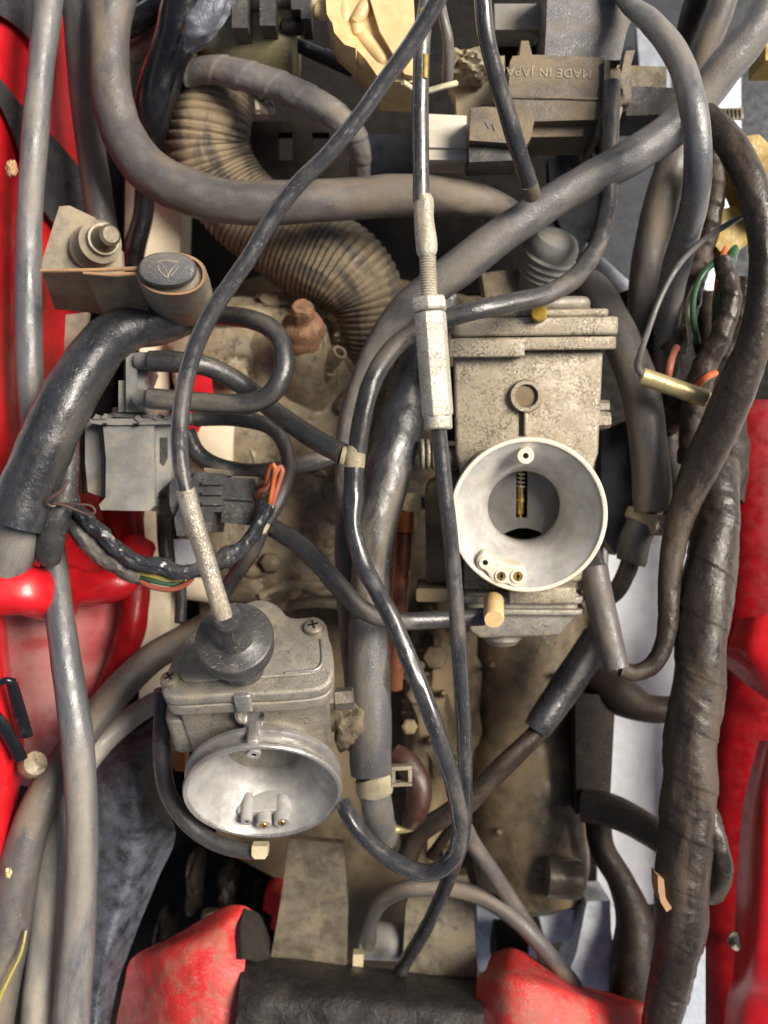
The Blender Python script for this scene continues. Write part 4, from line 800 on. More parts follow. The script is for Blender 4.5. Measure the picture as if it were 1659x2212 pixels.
# --- vacuum hoses
tube('vacuum_hose', [(1322, 180, -4, 40), (1318, 260, -2, 40), (1314, 340, 0, 40), (1313, 430, 2, 40), (1302, 500, 6, 41), (1274, 560, 12, 41), (1234, 606, 20, 42), (1170, 640, 28, 42), (1100, 655, 34, 42), (1040, 668, 38, 42), (985, 682, 38, 42), (925, 704, 34, 42), (870, 734, 30, 42), (828, 780, 30, 42), (800, 835, 32, 42), (785, 890, 34, 42), (776, 945, 35, 43), (772, 978, 35, 43)], M['hose'],
     'grey vacuum hose curling from the bellows boot over the right carburettor to the T-piece', 'hose', 'thin vacuum hoses', n=32, amp=0.0003)
TP = empty('t_piece', P(768, 990, 35), 'small cream T-shaped hose connector joining three black hoses', 'connector')
tube('main_tube', [(771, 968, 35, 38), (769, 972, 35, 43), (766, 1012, 35, 42), (765, 1017, 35, 38)], M['cream_pale'], parent=TP, n=28, step=0.0004)
tube('branch', [(770, 990, 35, 30), (750, 986, 34, 32), (746, 985, 34, 44), (738, 983, 34, 44)], M['cream_pale'], parent=TP, n=28, step=0.0004)
tube('vacuum_hose', [(765, 1010, 35, 43), (764, 1040, 35, 42), (763, 1080, 35, 46), (762, 1110, 36, 40), (766, 1160, 37, 39), (782, 1215, 38, 39), (808, 1265, 40, 39), (838, 1320, 42, 39), (868, 1385, 44, 39), (898, 1460, 46, 39), (930, 1540, 47, 39), (956, 1620, 45, 38), (980, 1695, 40, 38), (993, 1765, 34, 38), (990, 1825, 26, 38), (966, 1868, 20, 38), (925, 1884, 16, 37), (870, 1870, 14, 37), (812, 1832, 12, 37), (772, 1790, 10, 36), (748, 1750, 8, 36), (742, 1735, 6, 36)], M['cable'],
     'shiny worn black hose looping from the T-piece down and up to the left bell', 'hose', 'thin vacuum hoses', n=32, amp=0.0004)
tube('solenoid_hose', [(322, 780, 6, 45), (360, 780, 6, 47), (402, 784, 6, 45), (448, 792, 4, 43), (495, 814, 2, 43), (545, 848, 2, 43), (590, 886, 8, 43), (640, 922, 18, 44), (692, 956, 28, 45), (732, 977, 33, 46), (742, 982, 34, 46)], M['hose'],
     'black hose from the solenoid upper outlet slanting down to the T-piece', 'hose', 'thin vacuum hoses', n=32)
tube('solenoid_hose', [(322, 861, 12, 45), (370, 864, 13, 45), (430, 868, 15, 43), (500, 872, 18, 43), (552, 868, 20, 44), (592, 844, 22, 45), (612, 800, 22, 45), (610, 750, 20, 44), (588, 712, 16, 43), (548, 692, 10, 42), (505, 684, 2, 42), (460, 682, -6, 42), (430, 680, -12, 42)], M['hose'],
     'black hose from the solenoid lower outlet making a tight U-turn loop back left', 'hose', 'thin vacuum hoses', n=32)
tube('solenoid_hose', [(420, 905, -20, 34), (470, 903, -20, 34), (530, 907, -18, 34), (582, 922, -14, 34), (612, 955, -8, 34), (622, 1000, -2, 34), (615, 1045, 4, 35), (596, 1090, 8, 34), (577, 1125, 8, 33)], M['hose'],
     'thinner hose behind the loop curving down beside the orange wires', 'hose', 'thin vacuum hoses', n=28)
tube('pale_joiner', [(580, 1118, 8, 24), (560, 1155, 6, 24)], M['w_pale'], 'tiny pale joiner between two thin hoses beside the orange wires', 'connector', n=20)
tube('vacuum_hose', [(565, 1146, 7, 32), (545, 1190, 2, 34), (520, 1226, -6, 34), (490, 1272, -16, 34), (470, 1310, -24, 34)], M['hose'],
     'short thin hose running down-left from the pale joiner towards the rubber boot', 'hose', 'thin vacuum hoses', n=28)
tube('vacuum_hose', [(402, 930, -26, 40), (420, 972, -28, 40), (456, 1002, -28, 40), (520, 1020, -28, 40), (590, 1018, -26, 40), (650, 1004, -24, 40), (700, 992, -24, 40), (738, 978, -26, 38)], M['hose_black'],
     'black hose sagging behind the electrical connector toward the centre', 'hose', 'thin vacuum hoses', n=28)
tube('vacuum_hose', [(575, 1132, 0, 40), (598, 1146, 4, 42), (640, 1172, 10, 44), (690, 1218, 16, 44), (735, 1270, 19, 43), (775, 1310, 20, 42), (820, 1334, 16, 40), (875, 1342, 10, 39), (950, 1338, 6, 38), (1045, 1332, 4, 38)], M['hose'],
     'black hose crossing over the clamped hose to the cream plug below the white bell', 'hose', 'thin vacuum hoses', n=32)
rod('cream_plug', (1066, 1296, 0), (1067, 1338, 16), [(3.6, 0), (3.9, 0.05), (3.9, 0.92), (3.5, 1.0)], M['cream'], None, label='cream cylindrical plug under the white bell of the upper carburettor', cat='plug')
prism('vacuum_plug', [(544, 1828), (577, 1828), (578, 1848), (572, 1856), (550, 1856), (543, 1848)], -2, 4, M['cream_pale'], 'small pale yellow plug below the shiny tilted bell', 'plug', bev=0.0012)
tube('vacuum_hose', [(352, 1490, -4, 38), (350, 1560, -6, 38), (350, 1640, -8, 38), (362, 1710, -8, 38), (395, 1765, -6, 38), (440, 1806, -4, 36), (495, 1832, -2, 34), (550, 1842, 0, 30)], M['hose'],
     'black hose curling round the left of the tilted bell to the yellow plug', 'hose', 'thin vacuum hoses', n=28)
YF = empty('brass_fitting', P(388, 1610, -30), 'dull brass and orange fitting left of the tilted bell', 'fitting')
prism('block', [(368, 1578), (408, 1576), (408, 1622), (370, 1622)], -40, -30, M['brass_gold'], parent=YF, bev=0.001)
prism('block', [(372, 1622), (400, 1622), (398, 1668), (378, 1664)], -44, -34, M['orange_tr'], parent=YF, bev=0.001)
# --- hoses at the bottom middle
tube('drain_tube', [(1000, 1780, -20, 36), (1020, 1820, -26, 36), (1060, 1880, -34, 36), (1100, 1940, -44, 36), (1150, 2015, -52, 36), (1190, 2070, -60, 34)], M['hose_brown'], 'thin dusty tube slanting from behind the loop to the lower right', 'hose', 'thin dusty tubes at the bottom', n=24)
tube('drain_tube', [(795, 2040, -70, 40), (797, 1995, -64, 38), (820, 1950, -56, 38), (865, 1924, -50, 38), (930, 1917, -48, 37), (1000, 1924, -46, 37), (1060, 1948, -44, 37), (1115, 1988, -42, 37), (1165, 2038, -42, 37), (1208, 2090, -46, 36), (1240, 2130, -54, 36), (1260, 2180, -66, 36)], M['hose_brown'], 'thin dusty tube arching over the dark gap down to the right red cover', 'hose', 'thin dusty tubes at the bottom', n=24)
PL = empty('plug_lead', P(1120, 1620, -50), 'black ignition lead with thick rubber sleeve running diagonally below the right carburettor', 'lead')
tube('sleeve', [(1290, 1380, -50, 72), (1265, 1420, -46, 74), (1232, 1468, -42, 72), (1200, 1515, -40, 68), (1168, 1562, -38, 64), (1160, 1575, -38, 60)], M['hose_black'], parent=PL, n=32, hollow=0.2)
tube('lead', [(1185, 1545, -40, 38), (1150, 1590, -38, 38), (1095, 1642, -38, 40), (1030, 1708, -42, 42), (960, 1762, -48, 44), (905, 1800, -56, 46), (880, 1850, -64, 46)], M['tape'], parent=PL, n=28)
tube('thin_lead', [(1200, 1560, -46, 20), (1120, 1640, -44, 22), (1040, 1720, -48, 24), (975, 1790, -56, 24), (930, 1850, -64, 24)], M['tape'], parent=PL, n=16)
# --- left big black hose with inner hose
BH = empty('sleeved_hose', P(150, 900, 10), 'very thick glossy black sleeved hose bending down the left side over the edge hose', 'hose', 'large rubber hoses')
tube('sleeve', [(400, 672, -22, 96), (345, 694, -10, 100), (285, 706, -2, 98), (232, 738, 4, 104), (188, 792, 10, 110), (148, 858, 14, 116), (112, 930, 16, 120), (82, 1000, 16, 122), (56, 1070, 16, 124), (44, 1110, 16, 124), (36, 1135, 16, 122)], M['hose_black'], parent=BH, n=48, hollow=0.1, amp=0.0006)
tube('inner_sleeve', [(60, 1060, 12, 104), (46, 1120, 10, 102), (36, 1170, 8, 96), (26, 1208, 6, 90), (14, 1240, 4, 84)], M['hose_grey'], parent=BH, n=40, hollow=0.12, amp=0.0005)
tube('cable', [(50, 1180, 4, 44), (20, 1226, 2, 44), (-30, 1280, 0, 46)], M['gloss_black'], parent=BH, n=24)
SP = tube('split_sleeve', [(150, 925, 8, 34), (150, 1000, 10, 40), (142, 1060, 12, 44), (126, 1110, 14, 54), (114, 1150, 12, 58), (106, 1192, 8, 56), (104, 1204, 6, 54)], M['black_pl'], 'black split sleeve wrapped round the edge hose under the wire tie', 'sleeve', n=28, hollow=0.15)
# --- right side
tube('overflow_hose', [(1330, -30, -10, 40), (1362, 12, -4, 42), (1400, 42, 8, 50), (1442, 90, 20, 56), (1474, 145, 30, 58), (1494, 215, 36, 60), (1506, 290, 36, 60), (1508, 365, 32, 60), (1500, 435, 22, 60), (1482, 505, 8, 60), (1460, 580, -10, 60), (1445, 660, -26, 58), (1440, 760, -44, 56), (1440, 860, -60, 54)], M['hose_grey'],
     'glossy grey hose arching over the diagonal hose at the upper right', 'hose', 'large rubber hoses', n=40)
tube('rear_hose', [(1500, 240, -50, 70), (1468, 320, -48, 74), (1440, 400, -46, 76), (1418, 480, -46, 74), (1400, 560, -48, 68), (1388, 660, -54, 66), (1384, 800, -62, 60)], M['hose_brown'], 'dusty brown hose hanging below the crossing at the upper right', 'hose', 'large rubber hoses', n=32)
tube('rear_hose', [(1500, 400, -56, 44), (1470, 500, -54, 40), (1440, 600, -54, 38), (1425, 700, -58, 38), (1420, 800, -66, 38)], M['hose_brown'], 'narrower tan hose right beside the hanging dusty hose', 'hose', 'large rubber hoses', n=24)
tube('rear_hose', [(1580, -50, -40, 60), (1552, 30, -42, 60), (1525, 100, -46, 60), (1500, 170, -52, 60)], M['hose_brown'], 'two-tone tan hose at the top edge left of the diagonal hose', 'hose', 'large rubber hoses', n=28)
tube('rear_hose', [(1525, -50, -56, 60), (1500, 30, -60, 60), (1480, 110, -66, 56)], M['dark_brown'], 'dark hose at the top edge beside the two-tone tan hose', 'hose', 'large rubber hoses', n=24)
tube('main_harness', [(1520, 250, 8, 60), (1550, 278, 12, 66), (1585, 322, 18, 68), (1618, 385, 22, 68), (1640, 460, 24, 64), (1650, 550, 24, 62), (1646, 640, 22, 64), (1628, 740, 18, 70), (1592, 835, 12, 84), (1556, 920, 6, 84), (1518, 1000, 0, 80), (1482, 1085, -4, 64), (1458, 1165, -6, 54), (1446, 1250, -6, 48), (1444, 1330, -6, 44), (1432, 1400, -6, 40), (1405, 1440, -6, 38), (1370, 1453, -6, 36), (1340, 1446, -6, 36)], M['tape'],
     'black taped harness curving down the right side and hooking up into the metal sleeve', 'harness', n=36, step=0.0007, radf=wraps(0.016, 0.0002, 0.00018))
CT = empty('capped_tube', P(1300, 1330, 0), 'black and dusty sleeve tube with a worn metal edge right of the white bell', 'tube')
tube('upper_tube', [(1260, 1160, -24, 58), (1272, 1200, -18, 58), (1284, 1240, -12, 58)], M['hose_black'], parent=CT, n=28)
tube('lower_tube', [(1282, 1228, -12, 62), (1290, 1270, -10, 62), (1304, 1330, -6, 60), (1318, 1390, -4, 58), (1332, 1446, -2, 54)], M['hose_brown'], parent=CT, n=32, hollow=0.2)
BO = empty('bypass_pipe', P(1400, 1000, -20), 'dark grey hose behind the right carburettor ending in a pale metal clamp and elbow', 'hose', 'large rubber hoses')
tube('hose', [(1230, 600, -50, 70), (1278, 625, -42, 78), (1320, 690, -34, 82), (1355, 765, -28, 82), (1384, 850, -24, 82), (1400, 950, -22, 82), (1408, 1040, -22, 82), (1410, 1105, -22, 82)], M['hose_brown'], parent=BO, n=40, hollow=0.15)
tube('clamp', [(1365, 1108, -22, 0.1), (1366, 1108, -22, 76), (1366, 1130, -24, 76), (1366, 1130, -24, 0.1)], M['bracket'], parent=BO, n=32) if False else None
tube('elbow', [(1402, 1095, -26, 66), (1388, 1130, -26, 66), (1372, 1170, -28, 66), (1364, 1210, -30, 66), (1362, 1216, -30, 62)], M['hose_fuel'], parent=BO, n=32)
tube('metal_pipe', [(1366, 1200, -34, 40), (1352, 1240, -38, 40), (1332, 1275, -42, 40), (1300, 1300, -48, 40)], M['strap'], parent=BO, n=24)
tube('clamp_band', [(1397, 1104, -26, 70), (1396, 1108, -26, 78), (1386, 1128, -26, 76), (1384, 1132, -26, 70)], M['bracket'], parent=BO, n=32, step=0.0005)
prism('clamp_ear', [(1405, 1112), (1452, 1112), (1450, 1128), (1432, 1134), (1430, 1158), (1416, 1156), (1404, 1130)], -24, -14, M['bracket'], parent=BO, bev=0.0012)
rod('clamp_screw', (1414, 1136, -10), (1430, 1140, -10), cyl(2.6), M['zinc'], BO)
WH = empty('wrapped_harness', P(1500, 1600, -10), 'thick wrinkled brown-black wrapped harness running down the right side to a white strip', 'harness')
def wrk(s, th, r):
    sk = s + 0.006 * math.sin(th + s * 14)
    w = noise.ridged_multi_fractal(Vector((sk * 150, math.cos(th) * 0.9, math.sin(th) * 0.9)), 1.0, 2.2, 4, 1.0, 2.0)
    big = noise.noise(Vector((s * 45, math.cos(th) * 0.8 + 9, math.sin(th) * 0.8)))
    m = max(0.12, min(1.0, 0.5 + 1.6 * noise.noise(Vector((s * 30, math.cos(th) + 3, math.sin(th))))))
    ph = (s / 0.021 + th / (2 * math.pi)) % 1.0
    return 0.00045 * m * (w - 1.0) + 0.0016 * big + (0.0004 * ph)
tube('wrap', [(1552, 1000, -24, 80), (1548, 1060, -18, 96), (1541, 1180, -12, 106), (1523, 1300, -8, 112), (1513, 1400, -6, 110), (1507, 1500, -6, 110), (1494, 1600, -6, 112), (1489, 1700, -6, 112), (1482, 1800, -6, 112), (1476, 1900, -6, 112), (1474, 1980, -6, 106), (1464, 2060, -8, 98), (1446, 2130, -10, 90), (1430, 2200, -10, 84), (1420, 2290, -10, 84)], M['tape'], parent=WH, n=56, step=0.0005, radf=wrk)
tube('branch', [(1512, 1730, -10, 50), (1536, 1780, -6, 48), (1552, 1840, -6, 50), (1556, 1890, -12, 54), (1540, 1930, -22, 50)], M['tape'], parent=WH, n=32, step=0.0006, radf=wrk)
prism('white_strip', [(1494, 2030), (1524, 2045), (1524, 2290), (1432, 2290), (1452, 2180), (1476, 2090)], -16, -13, M['cloth'], 'white strip of cloth under the lower end of the wrapped harness', 'strip', bev=0.001)
prism('foam_patch', [(1421, 1892), (1434, 1900), (1438, 1940), (1452, 1962), (1440, 1970), (1428, 1950), (1422, 1925)], -8, 2, M['rustedge'], 'torn tan foam patch on the edge of the wrapped harness', 'foam', bev=0.001)
# bundle of dark taped wires between harness and carburettor
tube('taped_wire', [(1560, 560, -18, 40), (1580, 640, -14, 40), (1560, 720, -14, 44), (1520, 800, -18, 50), (1500, 900, -24, 54), (1490, 1000, -30, 50)], M['tape'], 'dark taped wire bundle behind the brass sleeve connector', 'wire', 'dark taped wires at the right', n=24, radf=wraps(0.008, 0.0005, 0.0006), step=0.0008)
tube('taped_wire', [(1610, 600, -20, 50), (1600, 700, -22, 56), (1560, 780, -26, 60), (1500, 850, -34, 60), (1440, 920, -44, 50)], M['tape'], 'broader dark taped wire crossing under the right harness', 'wire', 'dark taped wires at the right', n=24, radf=wraps(0.008, 0.0005, 0.0006), step=0.0008)
tube('taped_wire', [(1540, 300, -20, 40), (1545, 400, -24, 44), (1530, 500, -28, 46), (1500, 600, -32, 50), (1475, 680, -34, 58), (1455, 760, -38, 60)], M['tape'], 'dark taped wire hanging behind the thin grey wire', 'wire', 'dark taped wires at the right', n=24, radf=wraps(0.008, 0.0005, 0.0006), step=0.0008)
tube('thin_wire', [(1600, 468, 14, 13), (1560, 492, 14, 13), (1520, 518, 12, 13), (1476, 560, 10, 13), (1446, 604, 10, 13), (1418, 664, 10, 13), (1398, 720, 10, 13), (1383, 765, 8, 14), (1376, 790, 4, 15), (1386, 808, 0, 16)], M['w_grey'], 'thin grey wire bowing down to the brass sleeve connector', 'wire', n=14)
BC = rod('sleeve_connector', (1384, 812, -2), (1530, 862, -2), [(3.0, 0), (3.5, 0.02), (3.5, 0.97), (2.8, 1.0)], M['brass_gold'], None, label='gold coloured tubular sleeve connector at the end of the thin grey wire', cat='connector')
tube('orange_wire', [(1462, 750, -10, 15), (1452, 772, -6, 15), (1446, 800, -4, 15), (1444, 816, -6, 14)], M['w_salmon'], 'short orange wire entering the gold sleeve connector near its middle', 'wire', 'orange wires', n=14)
tube('orange_wire', [(1505, 836, -8, 14), (1520, 820, -6, 15), (1545, 806, -14, 15)], M['w_orange'], 'short orange wire at the right end of the gold sleeve connector', 'wire', 'orange wires', n=14)
tube('orange_wire', [(1572, 500, -30, 16), (1560, 560, -26, 16), (1550, 620, -26, 16), (1544, 680, -34, 16)], M['w_orange'], 'orange wire hanging below the yellow connector', 'wire', 'orange wires', n=14)
tube('green_wire', [(1590, 520, -30, 22), (1575, 575, -24, 22), (1556, 640, -26, 22), (1546, 700, -34, 20)], M['w_green'], 'thick green wire beside the hanging orange wire', 'wire', 'green wires', n=14)
tube('green_wire', [(1552, 560, -20, 14), (1520, 590, -16, 14), (1504, 620, -16, 14), (1496, 670, -18, 14), (1506, 740, -26, 14)], M['w_green'], 'thin green wire bowing left below the yellow connector', 'wire', 'green wires', n=14)
tube('pale_wire', [(1534, 576, -22, 10), (1508, 606, -19, 10), (1488, 650, -20, 10), (1490, 740, -28, 10)], M['w_pale'], 'thin pale green wire outside the bowing green one', 'wire', n=12)
prism('yellow_connector', [(1545, 455), (1588, 445), (1620, 480), (1618, 525), (1590, 545), (1560, 548), (1536, 520)], -44, -26, M['yellow'], 'yellow plastic connector with green and orange wires below it', 'connector', bev=0.002)
prism('yellow_boot', [(1600, 295), (1640, 290), (1680, 330), (1680, 480), (1640, 450), (1600, 350)], -40, -14, M['yellow'], 'yellow rubber boot behind the right harness at the upper right edge', 'boot', bev=0.003)
prism('yellow_tab', [(1654, 70), (1700, 60), (1700, 130), (1654, 130)], -40, -20, M['yellow'], 'sliver of yellow plastic at the far top right edge', 'tab', bev=0.002)
HC = empty('toothed_strap', P(1567, 245, -60), 'slotted metal band strap across the white strip at the upper right', 'strap')
prism('band', [(1530, 234), (1606, 232), (1606, 256), (1530, 258)], -62, -60, M['strap'], parent=HC, bev=0.0003)
for k in range(8): prism('slot', [(1536 + k * 8.5, 236), (1540 + k * 8.5, 236), (1542 + k * 8.5, 254), (1538 + k * 8.5, 254)], -60.5, -59.6, M['dark'], parent=HC, bev=0)
# ------------------------------------------------------------------ top components
K = empty('coil_box', P(1200, 220, -10), 'dusty brown rectangular box with raised lettering along its top edge', 'box')
prism('case', [(1108, 121), (1160, 118), (1300, 124), (1311, 134), (1308, 210), (1296, 258), (1160, 262), (1098, 258), (1098, 205), (1102, 132)], -34, -6, M['brown_pl'], parent=K, bev=0.003)
prism('lower_face', [(1100, 214), (1300, 218), (1294, 258), (1284, 294), (1150, 296), (1104, 290)], -34, -12, M['brown_pl'], parent=K, bev=0.004)
tube('case_ridge', [(1104, 209, -5.7, 7), (1200, 212, -5.7, 7), (1304, 214, -5.7, 7)], M['brown_pl'], parent=K, n=10)
prism('end_flange', [(1306, 128), (1318, 134), (1316, 210), (1296, 300), (1288, 296), (1304, 210)], -36, -3, M['brown_pl'], parent=K, bev=0.0006)
link('mount_ear', blob_mesh(P(1334, 196, -20), (0.0052, 0.0085, 0.006), 0.12, 2, 4, 5, 0.45), M['brown_pl'], K)
rod('ear_hole', (1336, 198, -18), (1336, 198, -13.4), cyl(1.8), M['dark'], K)
tube('ear_strap', [(1330, 225, -18, 34), (1322, 262, -20, 32), (1318, 300, -26, 28)], M['bracket'], parent=K, n=16, flat=0.4)
prism('upper_tab', [(1126, 88), (1142, 88), (1150, 120), (1180, 124), (1122, 124)], -26, -10, M['brown_pl'], parent=K, bev=0.0008)
fc = bpy.data.curves.new('lettering', 'FONT'); fc.body = 'MADE IN JAPAN'; fc.size = 0.0048; fc.extrude = 0.00025; fc.space_character = 1.12
fo = bpy.data.objects.new('lettering_src', fc); COL.objects.link(fo)
dg = bpy.context.evaluated_depsgraph_get(); tme = bpy.data.meshes.new_from_object(fo.evaluated_get(dg)); bpy.data.objects.remove(fo)
Mx = Matrix.Translation(P(1278, 152, -5.9)) @ Matrix.Rotation(math.radians(178), 4, 'Z')
tme.transform(Mx); link('lettering', tme, M['bracket'], K, smooth=False)
prism('mount_plate', [(1184, -50), (1385, -50), (1372, 20), (1352, 75), (1340, 130), (1176, 128), (1180, 60)], -40, -14, M['hose_fuel'], 'worn grey metal plate above the lettered brown box', 'plate', bev=0.0008)
prism('plate_arm', [(1352, 110), (1372, 108), (1358, 160), (1338, 180)], -24, -14, M['strap'], 'small bent metal arm right of the worn plate', 'bracket')
prism('grey_case', [(1068, 8), (1164, 8), (1170, 60), (1166, 64), (1070, 64)], -60, -34, M['grey_pl'], 'dark grey case at the top between cable and worn plate', 'case', bev=0.002)
prism('black_case', [(1060, 62), (1176, 62), (1178, 118), (1080, 118)], -70, -50, M['dark'], 'black block in shadow beneath the dark grey case', 'block')
prism('tan_bar', [(1324, 140), (1440, 144), (1440, 194), (1330, 200)], -60, -40, M['engine_pale'], 'tan bar running behind the arching grey hose', 'bar', bev=0.003)
prism('black_bar', [(1362, 186), (1460, 190), (1456, 246), (1352, 250)], -56, -32, M['black_pl'], 'black bar just below the tan bar', 'bar', bev=0.002)
RB = empty('relay_block', P(1040, 290, -10), 'pale connector plugged into a dusty black relay beside the coil box', 'relay')
prism('white_connector', [(925, 246), (1008, 250), (1008, 345), (927, 345)], -30, -14, M['white_pl'], parent=RB, bev=0.001)
prism('connector_step', [(927, 300), (1008, 304), (1008, 320), (927, 318)], -20, -12.5, M['white_pl'], parent=RB, bev=0.0006)
prism('relay_top', [(1018, 233), (1050, 230), (1150, 240), (1154, 262), (1146, 300), (1138, 312), (1014, 303)], -16, 2, M['brown_pl'], parent=RB, bev=0.0012)
prism('relay_body', [(1012, 303), (1138, 312), (1120, 346), (1014, 350)], -20, -3, M['black_pl'], parent=RB, bev=0.001)
tube('relay_mark', [(1050, 262, 2.1, 4), (1056, 276, 2.1, 4), (1062, 266, 2.1, 4), (1068, 282, 2.1, 4)], M['w_grey'], parent=RB, n=8)
YB = empty('cream_fuse_block', P(800, 80, 0), 'waxy cream plastic connector block at the top centre', 'connector')
prism('body', [(716, -60), (890, -60), (897, 60), (894, 178), (880, 178), (822, 174), (790, 128), (757, 92), (724, 62), (706, 30), (702, -30)], -30, 0, M['cream'], parent=YB, bev=0.003)
prism('upper_face', [(796, -60), (888, -60), (895, 50), (892, 164), (874, 160), (820, 66), (800, 0)], -10, 4, M['cream'], parent=YB, bev=0.002)
for (x0, y0, x1, y1, w, z) in ((742, 66, 796, 136, 34, -5), (772, 64, 834, 140, 34, -2), (716, 50, 768, 116, 26, -10), (744, 4, 746, 60, 34, -3), (690, 22, 722, 20, 42, -8), (795, 6, 768, 50, 30, 0), (770, 40, 775, 74, 28, -1)):
    tube('ridge', [(x0, y0, z - 1, w * 0.8), (x0 * 0.9 + x1 * 0.1, y0 * 0.9 + y1 * 0.1, z, w), (x1 * 0.9 + x0 * 0.1, y1 * 0.9 + y0 * 0.1, z, w), (x1, y1, z - 1, w * 0.7)], M['cream'], parent=YB, n=20)
prism('latch', [(716, 40), (738, 52), (752, 80), (770, 92), (768, 104), (744, 96), (722, 70)], -10, 8, M['cream'], parent=YB, bev=0.001)
tube('white_wire', [(870, 178, 30, 12), (895, 193, 26, 12), (925, 196, 22, 13), (960, 186, 20, 13), (985, 180, 16, 13)], M['w_pale'], 'short pale wire curving below the cream connector block', 'wire', n=12)
tube('grey_wire', [(945, -20, 6, 22), (958, 40, 8, 22), (968, 90, 6, 24), (968, 150, 0, 26), (966, 180, -4, 24)], M['w_grey'], 'grey wire hanging between the two cables at the top', 'wire', n=16)
link('tan_clump', blob_mesh(P(1010, 150, -22), (mm(48), mm(30), 0.012), 0.3, 2.4, 4, 8, 0.2), M['engine_pale']).__setitem__('label', 'dusty tan clamp lump behind the choke cable at the top')
bpy.data.objects['tan_clump']['category'] = 'clamp'
prism('tan_bracket', [(955, 140), (1090, 120), (1092, 220), (1040, 226), (1010, 280), (988, 280), (985, 215)], -40, -30, M['bracket'], 'dusty tan bracket behind the choke cable', 'bracket', bev=0.002)
for k, (x, y, w) in enumerate(((518, 60, 34), (578, 55, 34), (640, 20, 22), (660, 40, 20))):
    prism('prong', [(x - w / 2, -60), (x + w / 2, -60), (x + w / 2, y), (x - w / 2, y)], -40, -18 - k, M['black_pl'], ['broad black prong over the yellow-flecked canister, left one', 'broad black prong over the yellow-flecked canister, right one', 'narrow black prong left of the tan cup', 'narrow black prong nearest the cream connector block'][k], 'prong', group='black prongs at the top', bev=0.0015)
tube('canister', [(470, 96, -54, 120), (500, 96, -50, 160), (560, 100, -48, 168), (636, 104, -48, 168), (644, 104, -48, 140)], M['canister'], 'rough yellow-flecked canister behind the grey taped harness', 'canister', n=32)
tube('canister_lip', [(440, 110, -50, 60), (490, 92, -46, 64), (530, 120, -44, 60), (560, 150, -46, 40)], M['dark_brown'], 'dark curved lip in front of the yellow-flecked canister', 'rim', n=24)
rod('tan_cup', (604, 56, -30), (662, 60, -30), [(1, 0), (3, 0.1), (3.6, 0.5), (3, 0.9), (1, 1)], M['dark_brown'], None, label='small dark cup shape beside the canister', cat='cup')
tube('top_rail', [(380, 70, -44, 30), (450, 50, -38, 30), (520, 18, -34, 30), (640, 0, -34, 30), (700, 20, -36, 30)], M['bracket'], 'tan rail running behind the black prongs at the top', 'rail', n=16)
tube('clear_wrap', [(402, 108, -6, 24), (416, 88, -4, 50), (434, 60, 0, 62), (452, 30, 2, 66), (472, -10, 2, 72), (490, -50, 0, 76)], M['foil'], 'crumpled shiny grey wrap on the black hose at the top left', 'wrap', n=40, step=0.0006,
     radf=lambda s, th, r: 0.0016 * noise.ridged_multi_fractal(Vector((s * 90, math.cos(th) * 1.4, math.sin(th) * 1.4)), 1, 2, 3, 1, 2) - 0.0016)
tube('blue_rod', [(700, 118, -50, 30), (760, 150, -54, 30), (640, 96, -46, 30)][::-1], M['dark_blue'], 'dark blue rod end left of the cream connector block', 'rod', n=16)
CL = empty('duct_clip', P(560, 225, -30), 'small dusty wire clip at the top right of the ribbed duct', 'clip')
tube('arm', [(540, 190, -34, 12), (552, 215, -30, 12), (556, 240, -28, 12)], M['bracket'], parent=CL, n=10)
link('lump', blob_mesh(P(570, 235, -34), (0.0045, 0.004, 0.004), 0.35, 2.5, 3, 6), M['bracket'], CL)
EB = empty('bellows_elbow', P(1180, 560, -10), 'ribbed grey rubber elbow boot under the diagonal hose', 'boot')
rod('bellows', (1152, 640, -30), (1208, 505, -10), [(7.5, 0), (8.2, 0.1), (8.6, 0.3), (9.6, 0.34), (10.2, 0.37), (9.4, 0.40), (9.6, 0.43), (10.5, 0.46), (9.7, 0.50), (9.9, 0.53), (10.8, 0.56), (10.0, 0.60), (10.2, 0.63), (11, 0.67), (10.2, 0.71), (10.4, 0.78), (10.0, 0.86), (8.6, 0.94), (5.5, 0.985), (2, 1.0)], M['grey_pl'], EB, n=64)
prism('end_block', [(1040, 590), (1120, 580), (1130, 640), (1050, 650)], -40, -26, M['engine'], 'small tan block left of the ribbed elbow boot', 'block', bev=0.002)
# cap details above the right carburettor
YC = empty('yellow_cap_nut', P(1165, 682, 20), 'small nut with yellow cap on top of the right carburettor', 'nut')
rod('cap', (1162, 700, -10), (1164, 676, 14), [(3.4, 0), (3.4, 0.5), (2.9, 0.52), (2.9, 1.0)], M['zinc_pale'], YC)
rod('paint_mark', (1164, 683, 8), (1164.5, 675, 16), cyl(3.1), M['yellow'], YC)
# ------------------------------------------------------------------ bracket with rubber grommet
BR = empty('grommet_bracket', P(280, 600, 10), 'dusty steel bracket with rusty edge holding an oval rubber grommet', 'bracket')
prism('back_plate', [(128, 446), (150, 444), (205, 470), (262, 540), (264, 590), (90, 588), (92, 560)], -14, -10, M['bracket'], parent=BR, bev=0.0008)
rod('bolt_boss', (196, 540, -14), (224, 516, 0), [(9, 0), (9.5, 0.2), (8.6, 0.3), (8.6, 0.75), (6.5, 0.85), (6.2, 1.0)], M['bracket'], BR, n=40)
rod('bolt_end', (215, 524, -4), (240, 506, 6), [(5.6, 0), (5.4, 0.4), (4.4, 0.55), (4.3, 0.9), (3.2, 1.0)], M['strap'], BR, n=24)
